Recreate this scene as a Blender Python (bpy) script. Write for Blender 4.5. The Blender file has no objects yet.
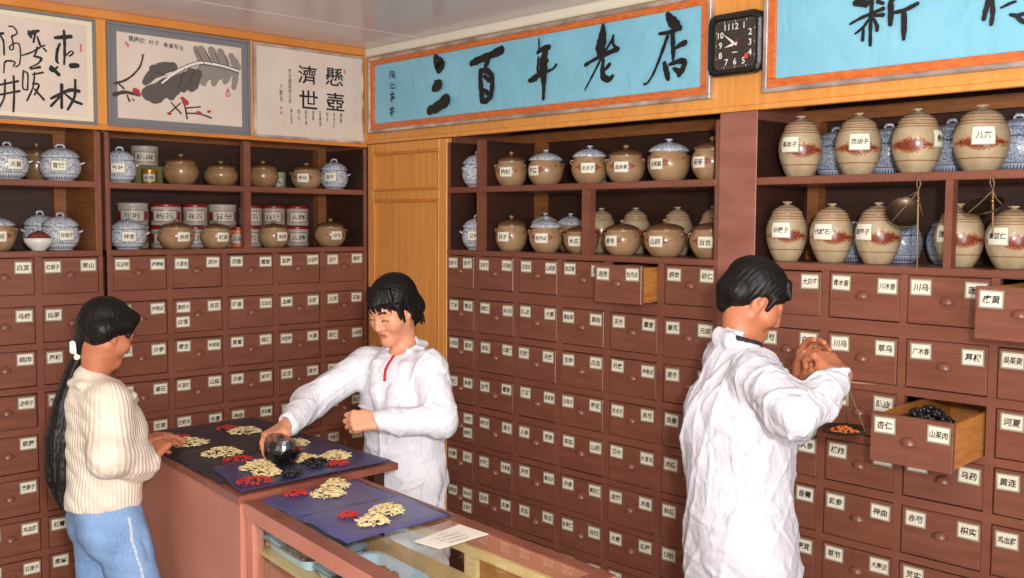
import bpy, math, random
import numpy as np
from mathutils import Matrix, Vector
S = bpy.context.scene
COL = S.collection
rnd = random.Random(11)
PI = math.pi

# ------------------------------------------------------------------ camera
# World: the two walls of drawers meet in a vertical corner at x=0, y=0.
# The back wall runs along -x (plane y=0), the right wall along -y (plane x=0).  z=0 is the floor.
def make_camera():
    cd = bpy.data.cameras.new('camera'); co = bpy.data.objects.new('camera', cd); COL.objects.link(co)
    cd.sensor_width = 36; cd.lens = 35.327; cd.clip_start = .02
    th, pit, rol = math.radians(43.4045), math.radians(3.8165), math.radians(.3496)
    fw = Vector((math.sin(th), math.cos(th), 0)); rt = Vector((math.cos(th), -math.sin(th), 0))
    f = fw*math.cos(pit) + Vector((0, 0, -math.sin(pit)))
    up0 = fw*math.sin(pit) + Vector((0, 0, math.cos(pit)))
    r = rt*math.cos(rol) + up0*math.sin(rol)
    up = up0*math.cos(rol) - rt*math.sin(rol)
    m = Matrix((r, up, -f)).transposed().to_4x4(); m.translation = (-3.0, -4.25, 1.75)
    co.matrix_world = m
    S.camera = co
make_camera()

# ------------------------------------------------------------------ light, exposure
S.view_settings.view_transform = 'Standard'; S.view_settings.look = 'None'
S.view_settings.gamma = 1; S.view_settings.use_curve_mapping = False
S.view_settings.exposure = 0.28
W = bpy.data.worlds.new('world'); S.world = W; W.use_nodes = True
wb = W.node_tree.nodes['Background']; wb.inputs[0].default_value = (.86, .93, 1, 1); wb.inputs[1].default_value = .9
def area(name, loc, aim, sx, sy, power, col):
    l = bpy.data.lights.new(name, 'AREA'); l.shape = 'RECTANGLE'; l.size = sx; l.size_y = sy; l.energy = power; l.color = col
    o = bpy.data.objects.new(name, l); COL.objects.link(o); o.location = loc
    o.rotation_euler = (Vector(aim)-Vector(loc)).to_track_quat('-Z', 'Y').to_euler(); return o
# daylight of the open shop front behind the camera, and the window beside it
area('shopfront_daylight', (-3.7, -6.3, 1.45), (-1.5, 0, 1.1), 1.9, 2.0, 98, (1, .98, .96))
area('side_window_daylight', (-4.75, -3.4, 1.9), (0, -2.4, 1.4), 1.6, 1.2, 8, (1, .98, .96))
def bulb(name, loc, power, rad, col):
    l = bpy.data.lights.new(name, 'POINT'); l.energy = power; l.shadow_soft_size = rad; l.color = col
    o = bpy.data.objects.new(name, l); COL.objects.link(o); o.location = loc; return o
bulb('photographers_flash', (-3.12, -4.35, 2.12), 34, .03, (1, .985, .965))
def spot(name, loc, aim, power, ang, rad, col):
    l = bpy.data.lights.new(name, 'SPOT'); l.energy = power; l.spot_size = math.radians(ang); l.spot_blend = .6; l.shadow_soft_size = rad; l.color = col
    o = bpy.data.objects.new(name, l); COL.objects.link(o); o.location = loc
    o.rotation_euler = (Vector(aim)-Vector(loc)).to_track_quat('-Z', 'Y').to_euler(); return o
spot('bounced_flash', (-3.0, -4.5, 1.95), (-2.1, -2.7, 2.6), 255, 120, .06, (1, .98, .96))

# ------------------------------------------------------------------ helpers: colour, materials
def lin(c):
    return tuple((v/255/12.92 if v/255 <= .04045 else ((v/255+.055)/1.055)**2.4) for v in c)+(1,)
class NT:
    """small node-tree writer"""
    def __init__(s, name, rough=.5, spec=.5, metal=0):
        s.m = bpy.data.materials.new(name); s.m.use_nodes = True; s.t = s.m.node_tree
        s.b = s.t.nodes['Principled BSDF']; s.b.inputs['Roughness'].default_value = rough
        s.b.inputs['Specular IOR Level'].default_value = spec; s.b.inputs['Metallic'].default_value = metal
        s.co = None
    def n(s, ty, **kw):
        x = s.t.nodes.new(ty)
        for k, v in kw.items(): setattr(x, k, v)
        return x
    def link(s, a, b): s.t.links.new(a, b)
    def coord(s):
        if s.co is None: s.co = s.n('ShaderNodeTexCoord').outputs['Object']
        return s.co
    def mapped(s, sc):
        m = s.n('ShaderNodeMapping'); m.inputs['Scale'].default_value = sc; s.link(s.coord(), m.inputs[0]); return m.outputs[0]
    def noise(s, scale, detail=3, sc=(1, 1, 1), dist=0, rough=.5):
        x = s.n('ShaderNodeTexNoise'); x.inputs['Scale'].default_value = scale; x.inputs['Detail'].default_value = detail
        x.inputs['Distortion'].default_value = dist; x.inputs['Roughness'].default_value = rough
        s.link(s.mapped(sc), x.inputs['Vector']); return x.outputs['Fac']
    def math(s, op, a, b=None, c=None):
        x = s.n('ShaderNodeMath', operation=op)
        for i, v in enumerate((a, b, c)):
            if v is None: continue
            if isinstance(v, (int, float)): x.inputs[i].default_value = v
            else: s.link(v, x.inputs[i])
        return x.outputs[0]
    def xyz(s):
        x = s.n('ShaderNodeSeparateXYZ'); s.link(s.coord(), x.inputs[0]); return x.outputs
    def ramp(s, fac, stops, interp='LINEAR'):
        x = s.n('ShaderNodeValToRGB'); r = x.color_ramp; r.interpolation = interp
        while len(r.elements) < len(stops): r.elements.new(.5)
        for e, (p, c) in zip(r.elements, stops): e.position = p; e.color = c
        s.link(fac, x.inputs[0]); return x.outputs[0]
    def mix(s, fac, a, b):
        x = s.n('ShaderNodeMix', data_type='RGBA')
        for i, v in ((0, fac), (6, a), (7, b)):
            if isinstance(v, (int, float)): x.inputs[i].default_value = v
            elif isinstance(v, tuple): x.inputs[i].default_value = v
            else: s.link(v, x.inputs[i])
        return x.outputs[2]
    def base(s, c):
        if isinstance(c, tuple): s.b.inputs['Base Color'].default_value = c
        else: s.link(c, s.b.inputs['Base Color'])
    def bump(s, h, strength=.3, dist=.01):
        x = s.n('ShaderNodeBump'); x.inputs['Strength'].default_value = strength; x.inputs['Distance'].default_value = dist
        s.link(h, x.inputs['Height']); s.link(x.outputs[0], s.b.inputs['Normal'])
def band(q, x, c, w):          # 1 where |x-c|<w
    return q.math('LESS_THAN', q.math('ABSOLUTE', q.math('SUBTRACT', x, c)), w)
MATS = {}
def varied(name, c1, c2, rough=.5, scale=6, sc=(1, 1, 1), bump=.15, bdist=.004, bscale=None, spec=.5, detail=4, lo=.3, hi=.7, metal=0):
    q = NT(name, rough, spec, metal); f = q.noise(scale, detail, sc)
    q.base(q.ramp(f, [(lo, lin(c1)), (hi, lin(c2))]))
    if bump: q.bump(q.noise(bscale or scale*4, 3, sc), bump, bdist)
    MATS[name] = q.m; return q.m
def plain(name, c, rough=.5, spec=.5, metal=0):
    q = NT(name, rough, spec, metal); q.base(lin(c)); MATS[name] = q.m; return q.m

# ------------------------------------------------------------------ helpers: meshes and objects
class MB:
    def __init__(s): s.v = []; s.f = []; s.mi = []; s.sm = []
    def add(s, vs, fs, mi=0, smooth=False, M=None):
        o = len(s.v)
        for p in vs:
            p = Vector(p); s.v.append(M @ p if M is not None else p)
        for f in fs: s.f.append(tuple(i+o for i in f)); s.mi.append(mi); s.sm.append(smooth)
        return s
    def box(s, a, b, mi=0, M=None, ch=0):
        x0, x1 = sorted((a[0], b[0])); y0, y1 = sorted((a[1], b[1])); z0, z1 = sorted((a[2], b[2]))
        if ch:
            c = min(ch, (x1-x0)*.45, (y1-y0)*.45, (z1-z0)*.45); vs = []
            idx = {}
            for ax in range(3):                                   # chamfered box: three offset copies of every corner
                for k in range(8):
                    p = []
                    for i, (l, h) in enumerate(((x0, x1), (y0, y1), (z0, z1))):
                        t = h if k >> i & 1 else l
                        if i != ax: t += -c if k >> i & 1 else c
                        p.append(t)
                    idx[ax, k] = len(vs); vs.append(p)
            fs = []
            for ax in range(3):
                u, w = (ax+1) % 3, (ax+2) % 3
                for sd in (0, 1):
                    q = [(sd << ax) | (a << u) | (b_ << w) for a, b_ in ((0, 0), (1, 0), (1, 1), (0, 1))]
                    f = [idx[ax, k] for k in q]; fs.append(f if sd else f[::-1])
            for ax in range(3):                                   # edges
                u, w = (ax+1) % 3, (ax+2) % 3
                for a in (0, 1):
                    for b_ in (0, 1):
                        k0 = (a << u) | (b_ << w); k1 = k0 | (1 << ax)
                        f = [idx[u, k0], idx[u, k1], idx[w, k1], idx[w, k0]]
                        fs.append(f if (a ^ b_) == 0 else f[::-1])
            for k in range(8):
                f = [idx[0, k], idx[1, k], idx[2, k]]
                fs.append(f if bin(k).count('1') % 2 else f[::-1])
            return s.add(vs, fs, mi, False, M)
        vs = [(x, y, z) for z in (z0, z1) for y in (y0, y1) for x in (x0, x1)]
        return s.add(vs, [(0, 2, 3, 1), (4, 5, 7, 6), (0, 1, 5, 4), (2, 6, 7, 3), (0, 4, 6, 2), (1, 3, 7, 5)], mi, False, M)
    def prism(s, poly, z0, z1, mi=0, M=None):
        n = len(poly); vs = [(p[0], p[1], z0) for p in poly]+[(p[0], p[1], z1) for p in poly]
        return s.add(vs, [tuple(range(n-1, -1, -1)), tuple(range(n, 2*n))]+[(i, (i+1) % n, n+(i+1) % n, n+i) for i in range(n)], mi, False, M)
    def lathe(s, prof, n=28, mi=0, M=None, cap=True):
        vs = []; fs = []
        for r, z in prof:
            for k in range(n): a = 2*PI*k/n; vs.append((r*math.cos(a), r*math.sin(a), z))
        for j in range(len(prof)-1):
            for k in range(n): fs.append((j*n+k, j*n+(k+1) % n, (j+1)*n+(k+1) % n, (j+1)*n+k))
        if cap:
            fs.append(tuple(range(n-1, -1, -1))); m = (len(prof)-1)*n; fs.append(tuple(range(m, m+n)))
        return s.add(vs, fs, mi, True, M)
    def tube(s, pts, rad, n=8, mi=0, M=None, closed=False):
        pts = [Vector(p) for p in pts]; m = len(pts); vs = []; fs = []; up = Vector((.31, .17, .94))
        for i, p in enumerate(pts):
            a = pts[(i-1) % m if closed else max(i-1, 0)]; b = pts[(i+1) % m if closed else min(i+1, m-1)]
            t = (b-a).normalized(); x = t.cross(up)
            if x.length < .05: x = t.cross(Vector((1, 0, 0)))
            x.normalize(); y = t.cross(x); r = rad[i] if isinstance(rad, (list, tuple)) else rad
            for k in range(n): c = 2*PI*k/n; vs.append(p+x*math.cos(c)*r+y*math.sin(c)*r)
        for i in range(m if closed else m-1):
            j = (i+1) % m
            for k in range(n): fs.append((i*n+k, i*n+(k+1) % n, j*n+(k+1) % n, j*n+k))
        if not closed: fs += [tuple(range(n-1, -1, -1)), tuple(range((m-1)*n, m*n))]
        return s.add(vs, fs, mi, True, M)
    def ball(s, c, r, mi=0, M=None, n=10, m=6):
        r = (r, r, r) if isinstance(r, (int, float)) else r; vs = []; fs = []
        for j in range(m+1):
            for k in range(n):
                a = 2*PI*k/n; b = -PI/2+PI*j/m
                vs.append((c[0]+r[0]*math.cos(a)*math.cos(b), c[1]+r[1]*math.sin(a)*math.cos(b), c[2]+r[2]*math.sin(b)))
        for j in range(m):
            for k in range(n): fs.append((j*n+k, j*n+(k+1) % n, (j+1)*n+(k+1) % n, (j+1)*n+k))
        return s.add(vs, fs, mi, True, M)
    def mesh(s, name, mats, off=None):
        me = bpy.data.meshes.new(name); o = Vector(off) if off is not None else Vector((0, 0, 0))
        me.from_pydata([p-o for p in s.v], [], s.f)
        for m in (mats if isinstance(mats, (list, tuple)) else [mats]): me.materials.append(MATS[m] if isinstance(m, str) else m)
        me.polygons.foreach_set('material_index', s.mi); me.polygons.foreach_set('use_smooth', s.sm); me.update()
        return me
    def build(s, name, mats, parent=None, world=True):
        """one mesh object; under a parent the vertices given in world space become local to it"""
        off = parent_origin(parent) if (parent is not None and world) else None
        return link(name, s.mesh(name, mats, off), parent)
def parent_origin(o):
    v = Vector((0, 0, 0))
    while o is not None: v += o.location; o = o.parent
    return v
def link(name, me, parent=None):
    o = bpy.data.objects.new(name, me); COL.objects.link(o)
    if parent is not None: o.parent = parent
    return o
def tag(o, label=None, cat=None, group=None, kind=None):
    for k, v in (('label', label), ('category', cat), ('group', group), ('kind', kind)):
        if v: o[k] = v
    return o
def root(name, loc, label, cat, group=None, kind=None):
    o = bpy.data.objects.new(name, None); COL.objects.link(o); o.location = loc; o.empty_display_size = .1
    return tag(o, label, cat, group, kind)
def structure(name, mb, mats):
    return tag(mb.build(name, mats), kind='structure')

# ------------------------------------------------------------------ writing: characters as flat triangles
_TX = {}
def glyphs(text, bold=.012, shear=0.0):
    key = (text, bold, shear)
    if key not in _TX:
        c = bpy.data.curves.new('writing', 'FONT'); c.body = text; c.resolution_u = 2; c.offset = bold; c.shear = shear
        c.align_x = 'CENTER'; c.fill_mode = 'FRONT' if hasattr(c, 'fill_mode') else None
        o = bpy.data.objects.new('writing', c); COL.objects.link(o)
        dg = bpy.context.evaluated_depsgraph_get(); me = o.evaluated_get(dg).to_mesh()
        V = np.zeros(len(me.vertices)*3); me.vertices.foreach_get('co', V); V = V.reshape(-1, 3)[:, :2]
        me.calc_loop_triangles(); T = np.zeros(len(me.loop_triangles)*3, dtype=int); me.loop_triangles.foreach_get('vertices', T)
        o.evaluated_get(dg).to_mesh_clear(); bpy.data.objects.remove(o); bpy.data.curves.remove(c)
        if len(V): V = V - (V.min(0)+V.max(0))/2
        _TX[key] = (V, T.reshape(-1, 3))
    return _TX[key]
def write(mb, text, M, w=None, h=None, mi=0, bold=.012, stack=False, shear=0.0):
    """put text into mb; M maps the text plane (x right, y up, z out); the text fits a box w x h"""
    if stack: text = '\n'.join(text)
    V, T = glyphs(text, bold, shear)
    if not len(V): return
    e = V.max(0)-V.min(0); sx = w/e[0] if w else None; sy = h/e[1] if h else None
    sx = sx or sy; sy = sy or sx
    mb.add([(p[0]*sx, p[1]*sy, 0) for p in V], [tuple(t) for t in T.tolist()], mi, False, M)
def plane_A(x, z, out=0): return Matrix.Translation((x, -out, z)) @ Matrix.Rotation(PI/2, 4, 'X')
def plane_B(y, z, out=0): return Matrix.Translation((-out, y, z)) @ Matrix.Rotation(-PI/2, 4, 'Z') @ Matrix.Rotation(PI/2, 4, 'X')
def brush(mb, strokes, M, mi, unit=.001, lift=.00005, dx=0, dy=0):
    """brush strokes: each a list of (x, y, width) in thousandths, swept as a rounded ribbon"""
    for si, st in enumerate(strokes):
        P = []
        for i in range(len(st)-1):
            a, b = st[i], st[i+1]
            for k in range(4):
                t = k/4; P.append([a[j]+(b[j]-a[j])*t for j in range(3)])
        P.append(list(st[-1]))
        for _ in range(2):
            Q = [p[:] for p in P]
            for i in range(1, len(P)-1):
                for j in range(3): Q[i][j] = (P[i-1][j]+2*P[i][j]+P[i+1][j])/4
            P = Q
        n = len(P); vs = []; fs = []
        z = lift*(si+1)/unit
        for i, (x, y, w) in enumerate(P):
            a = P[max(i-1, 0)]; b = P[min(i+1, n-1)]; t = Vector((b[0]-a[0], b[1]-a[1])); t = t.normalized() if t.length else Vector((1, 0))
            w2 = w/2*(1+.10*math.sin(i*1.7+si)); vs += [(x-t.y*w2, y+t.x*w2, z), (x+t.y*w2, y-t.x*w2, z)]
        for i in range(n-1): fs.append((2*i+1, 2*i+3, 2*i+2, 2*i))
        for (i, sg) in ((0, -1), (n-1, 1)):                        # round ends
            x, y, w = P[i]; a = P[max(i-1, 0)]; b = P[min(i+1, n-1)]; t = Vector((b[0]-a[0], b[1]-a[1])); t = t.normalized() if t.length else Vector((1, 0))
            o = len(vs); ang = math.atan2(t.y, t.x)
            for k in range(7):
                q = ang + (PI/2 if sg < 0 else -PI/2) + PI*k/6; vs.append((x+math.cos(q)*w/2, y+math.sin(q)*w/2, z))
            fs.append(tuple(range(o, o+7)))
        mb.add([((p[0]+dx)*unit, (p[1]+dy)*unit, p[2]*unit) for p in vs], fs, mi, False, M)

# ------------------------------------------------------------------ materials
varied('cabinet_paint', (116, 68, 52), (130, 79, 62), .34, 3, (1, 1, 6), .25, .002, 40)
varied('drawer_paint', (114, 67, 51), (131, 80, 63), .32, 5, (1, 1, 8), .35, .002, 30)
varied('worn_paint', (132, 80, 66), (158, 102, 88), .42, 4, (1, 1, 3), .2, .002, 24)
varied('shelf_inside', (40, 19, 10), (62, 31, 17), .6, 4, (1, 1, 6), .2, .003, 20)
varied('pale_plank', (168, 140, 108), (196, 168, 134), .7, 5, (8, 8, .6), .2, .003)
varied('orange_wood', (214, 140, 66), (226, 158, 82), .38, 3, (14, 14, .5), .08, .001)
varied('orange_moulding', (196, 118, 50), (214, 140, 68), .4, 5, (1, 1, .6), .1, .001)
varied('frame_orange', (190, 92, 40), (216, 120, 60), .3, 30, (1, 1, 3), .05, .001)
varied('raw_wood', (166, 102, 44), (194, 130, 64), .55, 4, (3, 3, 18), .2, .002)
varied('aluminium', (150, 130, 118), (226, 214, 206), .28, 9, (1, 1, 1), .1, .001, metal=.6)
varied('plaster', (206, 196, 188), (218, 208, 200), .8, 2)
varied('floor_tile', (150, 140, 130), (166, 156, 146), .4, 2)
varied('paper', (222, 212, 200), (230, 222, 208), .7, 8, bump=0)
varied('silk_paper', (210, 192, 178), (220, 203, 188), .32, 5, bump=0)
plain('mount_grey', (118, 116, 118), .55)
plain('mount_cream', (226, 210, 178), .5)
plain('label_paper', (226, 218, 198), .6)
plain('label_edge', (150, 150, 128), .6)
plain('ink', (22, 20, 20), .55)
plain('ink_grey', (88, 80, 76), .7); plain('ink_pale', (140, 130, 122), .7)
plain('ink_brown', (74, 50, 44), .7); plain('seal_red', (204, 116, 106), .7); plain('plum_red', (168, 50, 56), .7)
varied('batten_wood', (120, 70, 34), (146, 90, 46), .6, 4, (3, 3, 18), .2, .002)
plain('dark_gap', (14, 9, 7), .9)
q = NT('ceiling_panel', .24, .35)
q.base(q.ramp(q.noise(1.2, 2), [(.3, lin((226, 213, 209))), (.7, lin((235, 223, 220)))])); q.bump(q.noise(3, 1), .06, .02); MATS['ceiling_panel'] = q.m
q = NT('banner_blue', .22, .5)
q.base(q.ramp(q.noise(3, 3), [(.3, lin((122, 186, 208))), (.7, lin((136, 198, 218)))]))
q.bump(q.noise(2.6, 2, (1, 2.2, 2.2), 1.2), .5, .02); MATS['banner_blue'] = q.m
STROKES = {
 'B1': [[(-502,122,28),(-487,97,55),(-461,85,51),(-477,67,37)],[(-514,-19,28),(-496,-9,51),(-476,-4,41)],[(-545,-117,37),(-491,-107,42),(-424,-79,50)],[(-250,68,22),(-209,76,31),(-127,89,26),(-53,103,34)],[(-133,81,26),(-153,47,22)],[(-188,28,22),(-187,-22,25),(-180,-68,26),(-176,-100,28)],[(-188,28,18),(-146,28,22),(-112,2,26),(-109,-47,24),(-119,-91,24),(-152,-106,22)],[(-160,3,16),(-133,-18,19)],[(-166,-55,13),(-142,-71,22)],[(-176,-104,22),(-146,-105,22)],[(175,121,7),(179,88,8),(169,63,10)],[(169,68,12),(205,80,21),(235,81,20)],[(223,78,16),(206,42,37),(204,0,41),(207,-51,25),(207,-93,15),(205,-125,15)],[(175,46,10),(170,4,12),(173,-26,12)],[(170,17,8),(230,27,11)],[(170,-13,8),(224,-10,10)],[(118,-42,10),(170,-29,23),(219,-18,12),(260,-10,8),(278,5,11)],[(123,-50,7),(164,-42,13)],[(530,128,14),(529,106,27),(526,75,39),(516,44,43),(516,20,27)],[(440,-13,14),(478,1,11),(532,15,17),(606,30,17)],[(584,83,9),(569,58,9),(532,18,11),(501,-26,9),(468,-71,8),(438,-110,6)],[(533,-5,14),(528,-45,19),(534,-73,27),(566,-84,19),(582,-70,12)],[(584,72,8),(580,52,12),(606,26,11)],[(565,-25,15),(544,-42,11)],[(845,125,18),(858,104,33),(882,82,36),(901,69,18)],[(808,61,10),(854,60,13),(882,67,18)],[(845,46,13),(827,7,13),(804,-43,10),(780,-86,9),(756,-114,7),(738,-117,7)],[(868,54,16),(871,17,18),(873,-21,16),(872,-39,10)],[(879,-3,9),(902,9,16),(925,14,18)],[(833,-50,16),(843,-81,22),(850,-105,18)],[(857,-56,10),(894,-49,16),(927,-49,20),(918,-78,20),(900,-98,16)],[(876,-73,10),(900,-87,22)]],
 'SIG': [[(-853,92,4),(-856,62,4)],[(-849,92,4),(-819,90,4),(-819,59,4)],[(-841,79,3),(-827,77,3)],[(-839,71,3),(-826,67,3)],[(-844,36,4),(-848,11,4)],[(-833,28,4),(-819,29,4)],[(-836,12,4),(-816,12,4)],[(-853,-18,5),(-819,-16,5)],[(-836,-5,4),(-840,-55,5)],[(-853,-43,4),(-816,-34,5)],[(-845,-31,4),(-824,-29,4)],[(-857,-88,5),(-823,-86,5)],[(-836,-75,4),(-853,-109,4)],[(-836,-90,4),(-840,-122,4)],[(-853,-111,4),(-823,-101,4)]],
 'B2': [[(-276,-7,6),(-241,7,9),(-207,15,10),(-167,25,11)],[(-260,56,16),(-236,51,19),(-212,50,12)],[(-185,49,12),(-168,41,9)],[(-207,94,12),(-205,37,12),(-207,-7,11),(-207,-45,10),(-206,-80,10)],[(-210,3,7),(-230,-23,9),(-257,-39,6)],[(-230,-26,7),(-232,-61,11)],[(-197,-2,7),(-185,-26,12),(-185,-38,10)],[(-211,9,7),(-167,6,11)],[(-257,76,11),(-216,79,10),(-169,78,11)],[(-71,72,11),(-116,64,12),(-145,46,15),(-142,15,17),(-143,-25,13)],[(-137,8,9),(-101,9,11),(-60,24,11)],[(-101,9,13),(-99,-35,17),(-99,-75,10)],[(-243,62,19),(-225,46,17)],[(148,2,14),(140,-26,13),(136,-49,11)],[(142,20,10),(159,26,9)],[(157,-3,12),(161,-35,12),(157,-66,10)],[(183,-24,6),(211,-14,8),(221,-13,6)],[(209,-47,8),(226,-53,10),(242,-50,10)],[(226,-56,9),(243,-72,12),(256,-71,11)],[(250,-48,9),(262,-67,8)]],
 'F1': [[(155,107,10),(185,113,17),(217,120,14)],[(190,139,9),(192,94,11),(191,48,10),(188,5,7)],[(172,84,9),(161,55,11),(158,14,11),(165,8,7)],[(198,44,7),(216,64,5),(228,55,6),(210,41,7)],[(217,3,20),(240,6,17)],[(132,-19,9),(142,-28,12),(162,-8,7)],[(56,109,12),(68,116,17),(92,126,9)],[(54,121,7),(63,98,10)],[(80,120,9),(72,79,7)],[(87,101,7),(96,72,9)],[(28,22,5),(66,39,6),(100,65,7),(115,72,5)],[(86,61,7),(75,25,7)],[(71,24,6),(104,21,11),(89,-3,4),(55,-22,3)],[(110,59,7),(119,50,7)],[(-54,95,12),(-40,99,9)],[(-49,88,7),(-38,70,7),(-38,17,6)],[(-18,129,4),(-2,131,4),(14,111,4),(4,97,4),(-10,93,7),(-6,79,5),(-2,43,5),(-14,37,4),(-20,48,4),(-1,67,4),(20,68,4),(23,24,4),(18,-16,4),(3,-25,4)],[(-36,-12,7),(-29,-4,7),(4,-5,6),(-6,-24,5)],[(-38,-13,5),(-41,-52,4)],[(134,-136,9),(207,-93,13),(244,-97,13)],[(176,-78,12),(174,-170,10)],[(175,-118,9),(133,-166,9)],[(230,-53,9),(229,-121,10),(198,-175,9)],[(185,-110,7),(221,-139,10),(253,-148,10)],[(137,-11,13),(165,-38,14)],[(31,-37,6),(25,-110,6),(43,-111,6)],[(32,-40,6),(49,-42,6),(45,-108,6)],[(59,-27,7),(94,-16,9)],[(66,-48,6),(105,-36,7)],[(73,-40,6),(67,-99,6),(42,-152,7)],[(65,-84,7),(93,-82,7),(71,-127,7)],[(71,-105,7),(105,-143,9)],[(-59,-101,7),(10,-80,8)],[(-60,-139,7),(15,-118,8)],[(-38,-80,7),(-40,-147,7),(-61,-189,6)],[(-6,-63,8),(-5,-127,8),(-10,-199,8)]],
 'F2d': [[(-167,-23,28),(-122,29,56),(-40,57,38)],[(-158,-70,55),(-72,-33,75),(31,16,57)],[(-158,-79,42),(-124,-91,42)],[(-109,-89,37),(-73,-43,56)],[(-53,-70,42),(-21,-18,57)],[(-27,-43,34),(-11,-8,38)],[(4,-35,34),(21,5,48)],[(41,-22,48),(44,32,57)],[(62,-20,25),(74,40,38)],[(-131,36,37),(-61,60,28)],[(-109,54,22),(-71,63,22)]],
 'F2l': [[(65,147,17),(91,99,29)],[(91,148,21),(117,102,29)],[(140,148,24),(161,104,29)],[(183,144,24),(204,102,29)],[(236,133,20),(262,90,30)],[(117,62,39),(100,1,21)],[(90,57,29),(82,3,15)],[(171,62,37),(148,3,19)],[(144,62,29),(127,26,15)],[(226,64,31),(203,16,18)],[(198,65,29),(181,31,14)],[(259,60,20),(247,-4,18)]],
 'F2v': [[(-95,-28,3),(-26,27,3),(37,63,3),(85,81,3),(188,78,3),(268,62,3)],[(-41,38,3),(32,77,3),(85,97,3),(182,94,3),(269,79,3)],[(-72,15,3),(-122,24,3)],[(106,83,3),(65,142,3)],[(139,89,3),(113,138,3)],[(182,87,3),(156,138,3)],[(226,84,3),(205,129,3)],[(64,69,3),(31,-13,3)],[(11,53,3),(-21,-38,3)]],
 'F2m': [[(-92,-20,8),(-31,34,9),(32,70,10),(85,91,10),(182,87,9),(269,71,8)]],
 'F2b': [[(-299,-41,7),(-259,-28,6),(-220,0,5),(-186,41,5),(-175,85,5)],[(-300,-87,11),(-260,-72,9),(-222,-76,8),(-193,-82,6)],[(-279,-43,5),(-260,-58,5)],[(-246,-87,5),(-237,-110,5)],[(-53,-99,4),(-8,-144,5)],[(-64,-148,4),(-12,-100,4)],[(4,-79,5),(13,-123,5),(20,-163,5)],[(14,-118,4),(82,-107,4)],[(18,-140,4),(82,-137,5),(135,-153,4)]],
 'F2r': [[(-212,-63,24),(-202,-66,22)],[(-197,-75,17),(-193,-77,15)],[(9,-90,27),(19,-95,21)],[(-3,-77,15),(3,-77,13)],[(-66,-148,13),(-58,-148,13)],[(71,-133,15),(82,-135,13)],[(120,-126,12),(129,-123,10)],[(-224,-102,8),(-217,-103,7)],[(-178,88,9),(-172,92,7)]],
 'F2s': [[(217,-17,8),(205,-47,8),(229,-49,8),(217,-17,6)],[(-247,133,13),(-239,122,13)]],
}
# ------------------------------------------------------------------ the room
CEIL = 2.615
structure('floor', MB().box((-5.0, -6.7, -.1), (.6, .6, 0)), 'floor_tile')
mb = MB()                                                   # glossy ceiling panels with fine joints
ys = [.6, -.45, -1.65, -2.85, -4.05, -5.25, -6.7]
for a, b in zip(ys, ys[1:]):
    for x0, x1 in ((-5.0, -2.42), (-2.412, -.022), (-.014, .6)): mb.box((x0, a-.002, CEIL), (x1, b+.002, CEIL+.05), 0, None, .003)
structure('ceiling', mb, 'ceiling_panel')
structure('wall_back', MB().box((-5.0, .42, 0), (.6, .55, CEIL)), 'plaster')
structure('wall_right', MB().box((.42, -6.7, 0), (.55, .42, CEIL)), 'plaster')
mb = MB()
for a, b, z0, z1 in ((.42, -2.5, 0, CEIL), (-4.3, -6.7, 0, CEIL), (-2.5, -4.3, 0, 1.2), (-2.5, -4.3, 2.4, CEIL)): mb.box((-5.0, a, z0), (-4.88, b, z1))
structure('wall_left', mb, 'plaster')
mb = MB()
for a, b, z0, z1 in ((-4.88, -4.3, 0, CEIL), (-.9, .42, 0, CEIL), (-4.3, -.9, 2.45, CEIL)): mb.box((a, -6.7, z0), (b, -6.55, z1))
structure('wall_front', mb, 'plaster')

# header boards above the cabinets and the moulding under the ceiling
structure('trim_1', MB().box((-2.16, 0, 2.125), (0, .03, 2.585)), 'orange_wood')
structure('trim_2', MB().box((0, .0, 2.140), (.03, -3.95, 2.585)), 'orange_wood')
structure('trim_3', MB().box((-2.16, -.012, 2.122), (-.018, .0, 2.146), 0, None, .003).box((-2.16, -.02, 2.578), (-.022, .03, CEIL), 0, None, .004), 'orange_moulding')
structure('trim_4', MB().box((0, 0, 2.138), (-.01, -3.95, 2.158), 0, None, .003), 'orange_wood')
structure('trim_5', MB().box((.03, .03, 2.572), (-.022, -3.95, CEIL), 0, None, .006), 'label_paper')
structure('trim_6', MB().box((0, -2.149, 0), (-.006, -2.302, 2.137), 0, None, .002), 'worn_paint')   # broad post between two cabinets
# narrow panelled door in the corner: plank, rails and stiles with a raised edge around each panel
mb = MB().box((.012, -.004, 0), (.03, -.633, 2.137), 0)
for a, b, z0, z1 in ((-.004, -.05, 0, 2.137), (-.578, -.633, 0, 2.137), (-.05, -.578, 2.09, 2.137), (-.05, -.578, 1.855, 1.90), (-.05, -.578, 0, .12)): mb.box((0, a, z0), (.014, b, z1), 0, None, .003)
for z0, z1 in ((1.90, 2.09), (.12, 1.855)):
    for a, b, c, d in ((-.05, -.062, z0, z1), (-.566, -.578, z0, z1), (-.062, -.566, z1-.012, z1), (-.062, -.566, z0, z0+.012)): mb.box((-.003, a, c), (.013, b, d), 1, None, .003)
structure('door_1', mb, ['orange_wood', 'orange_moulding'])

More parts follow.
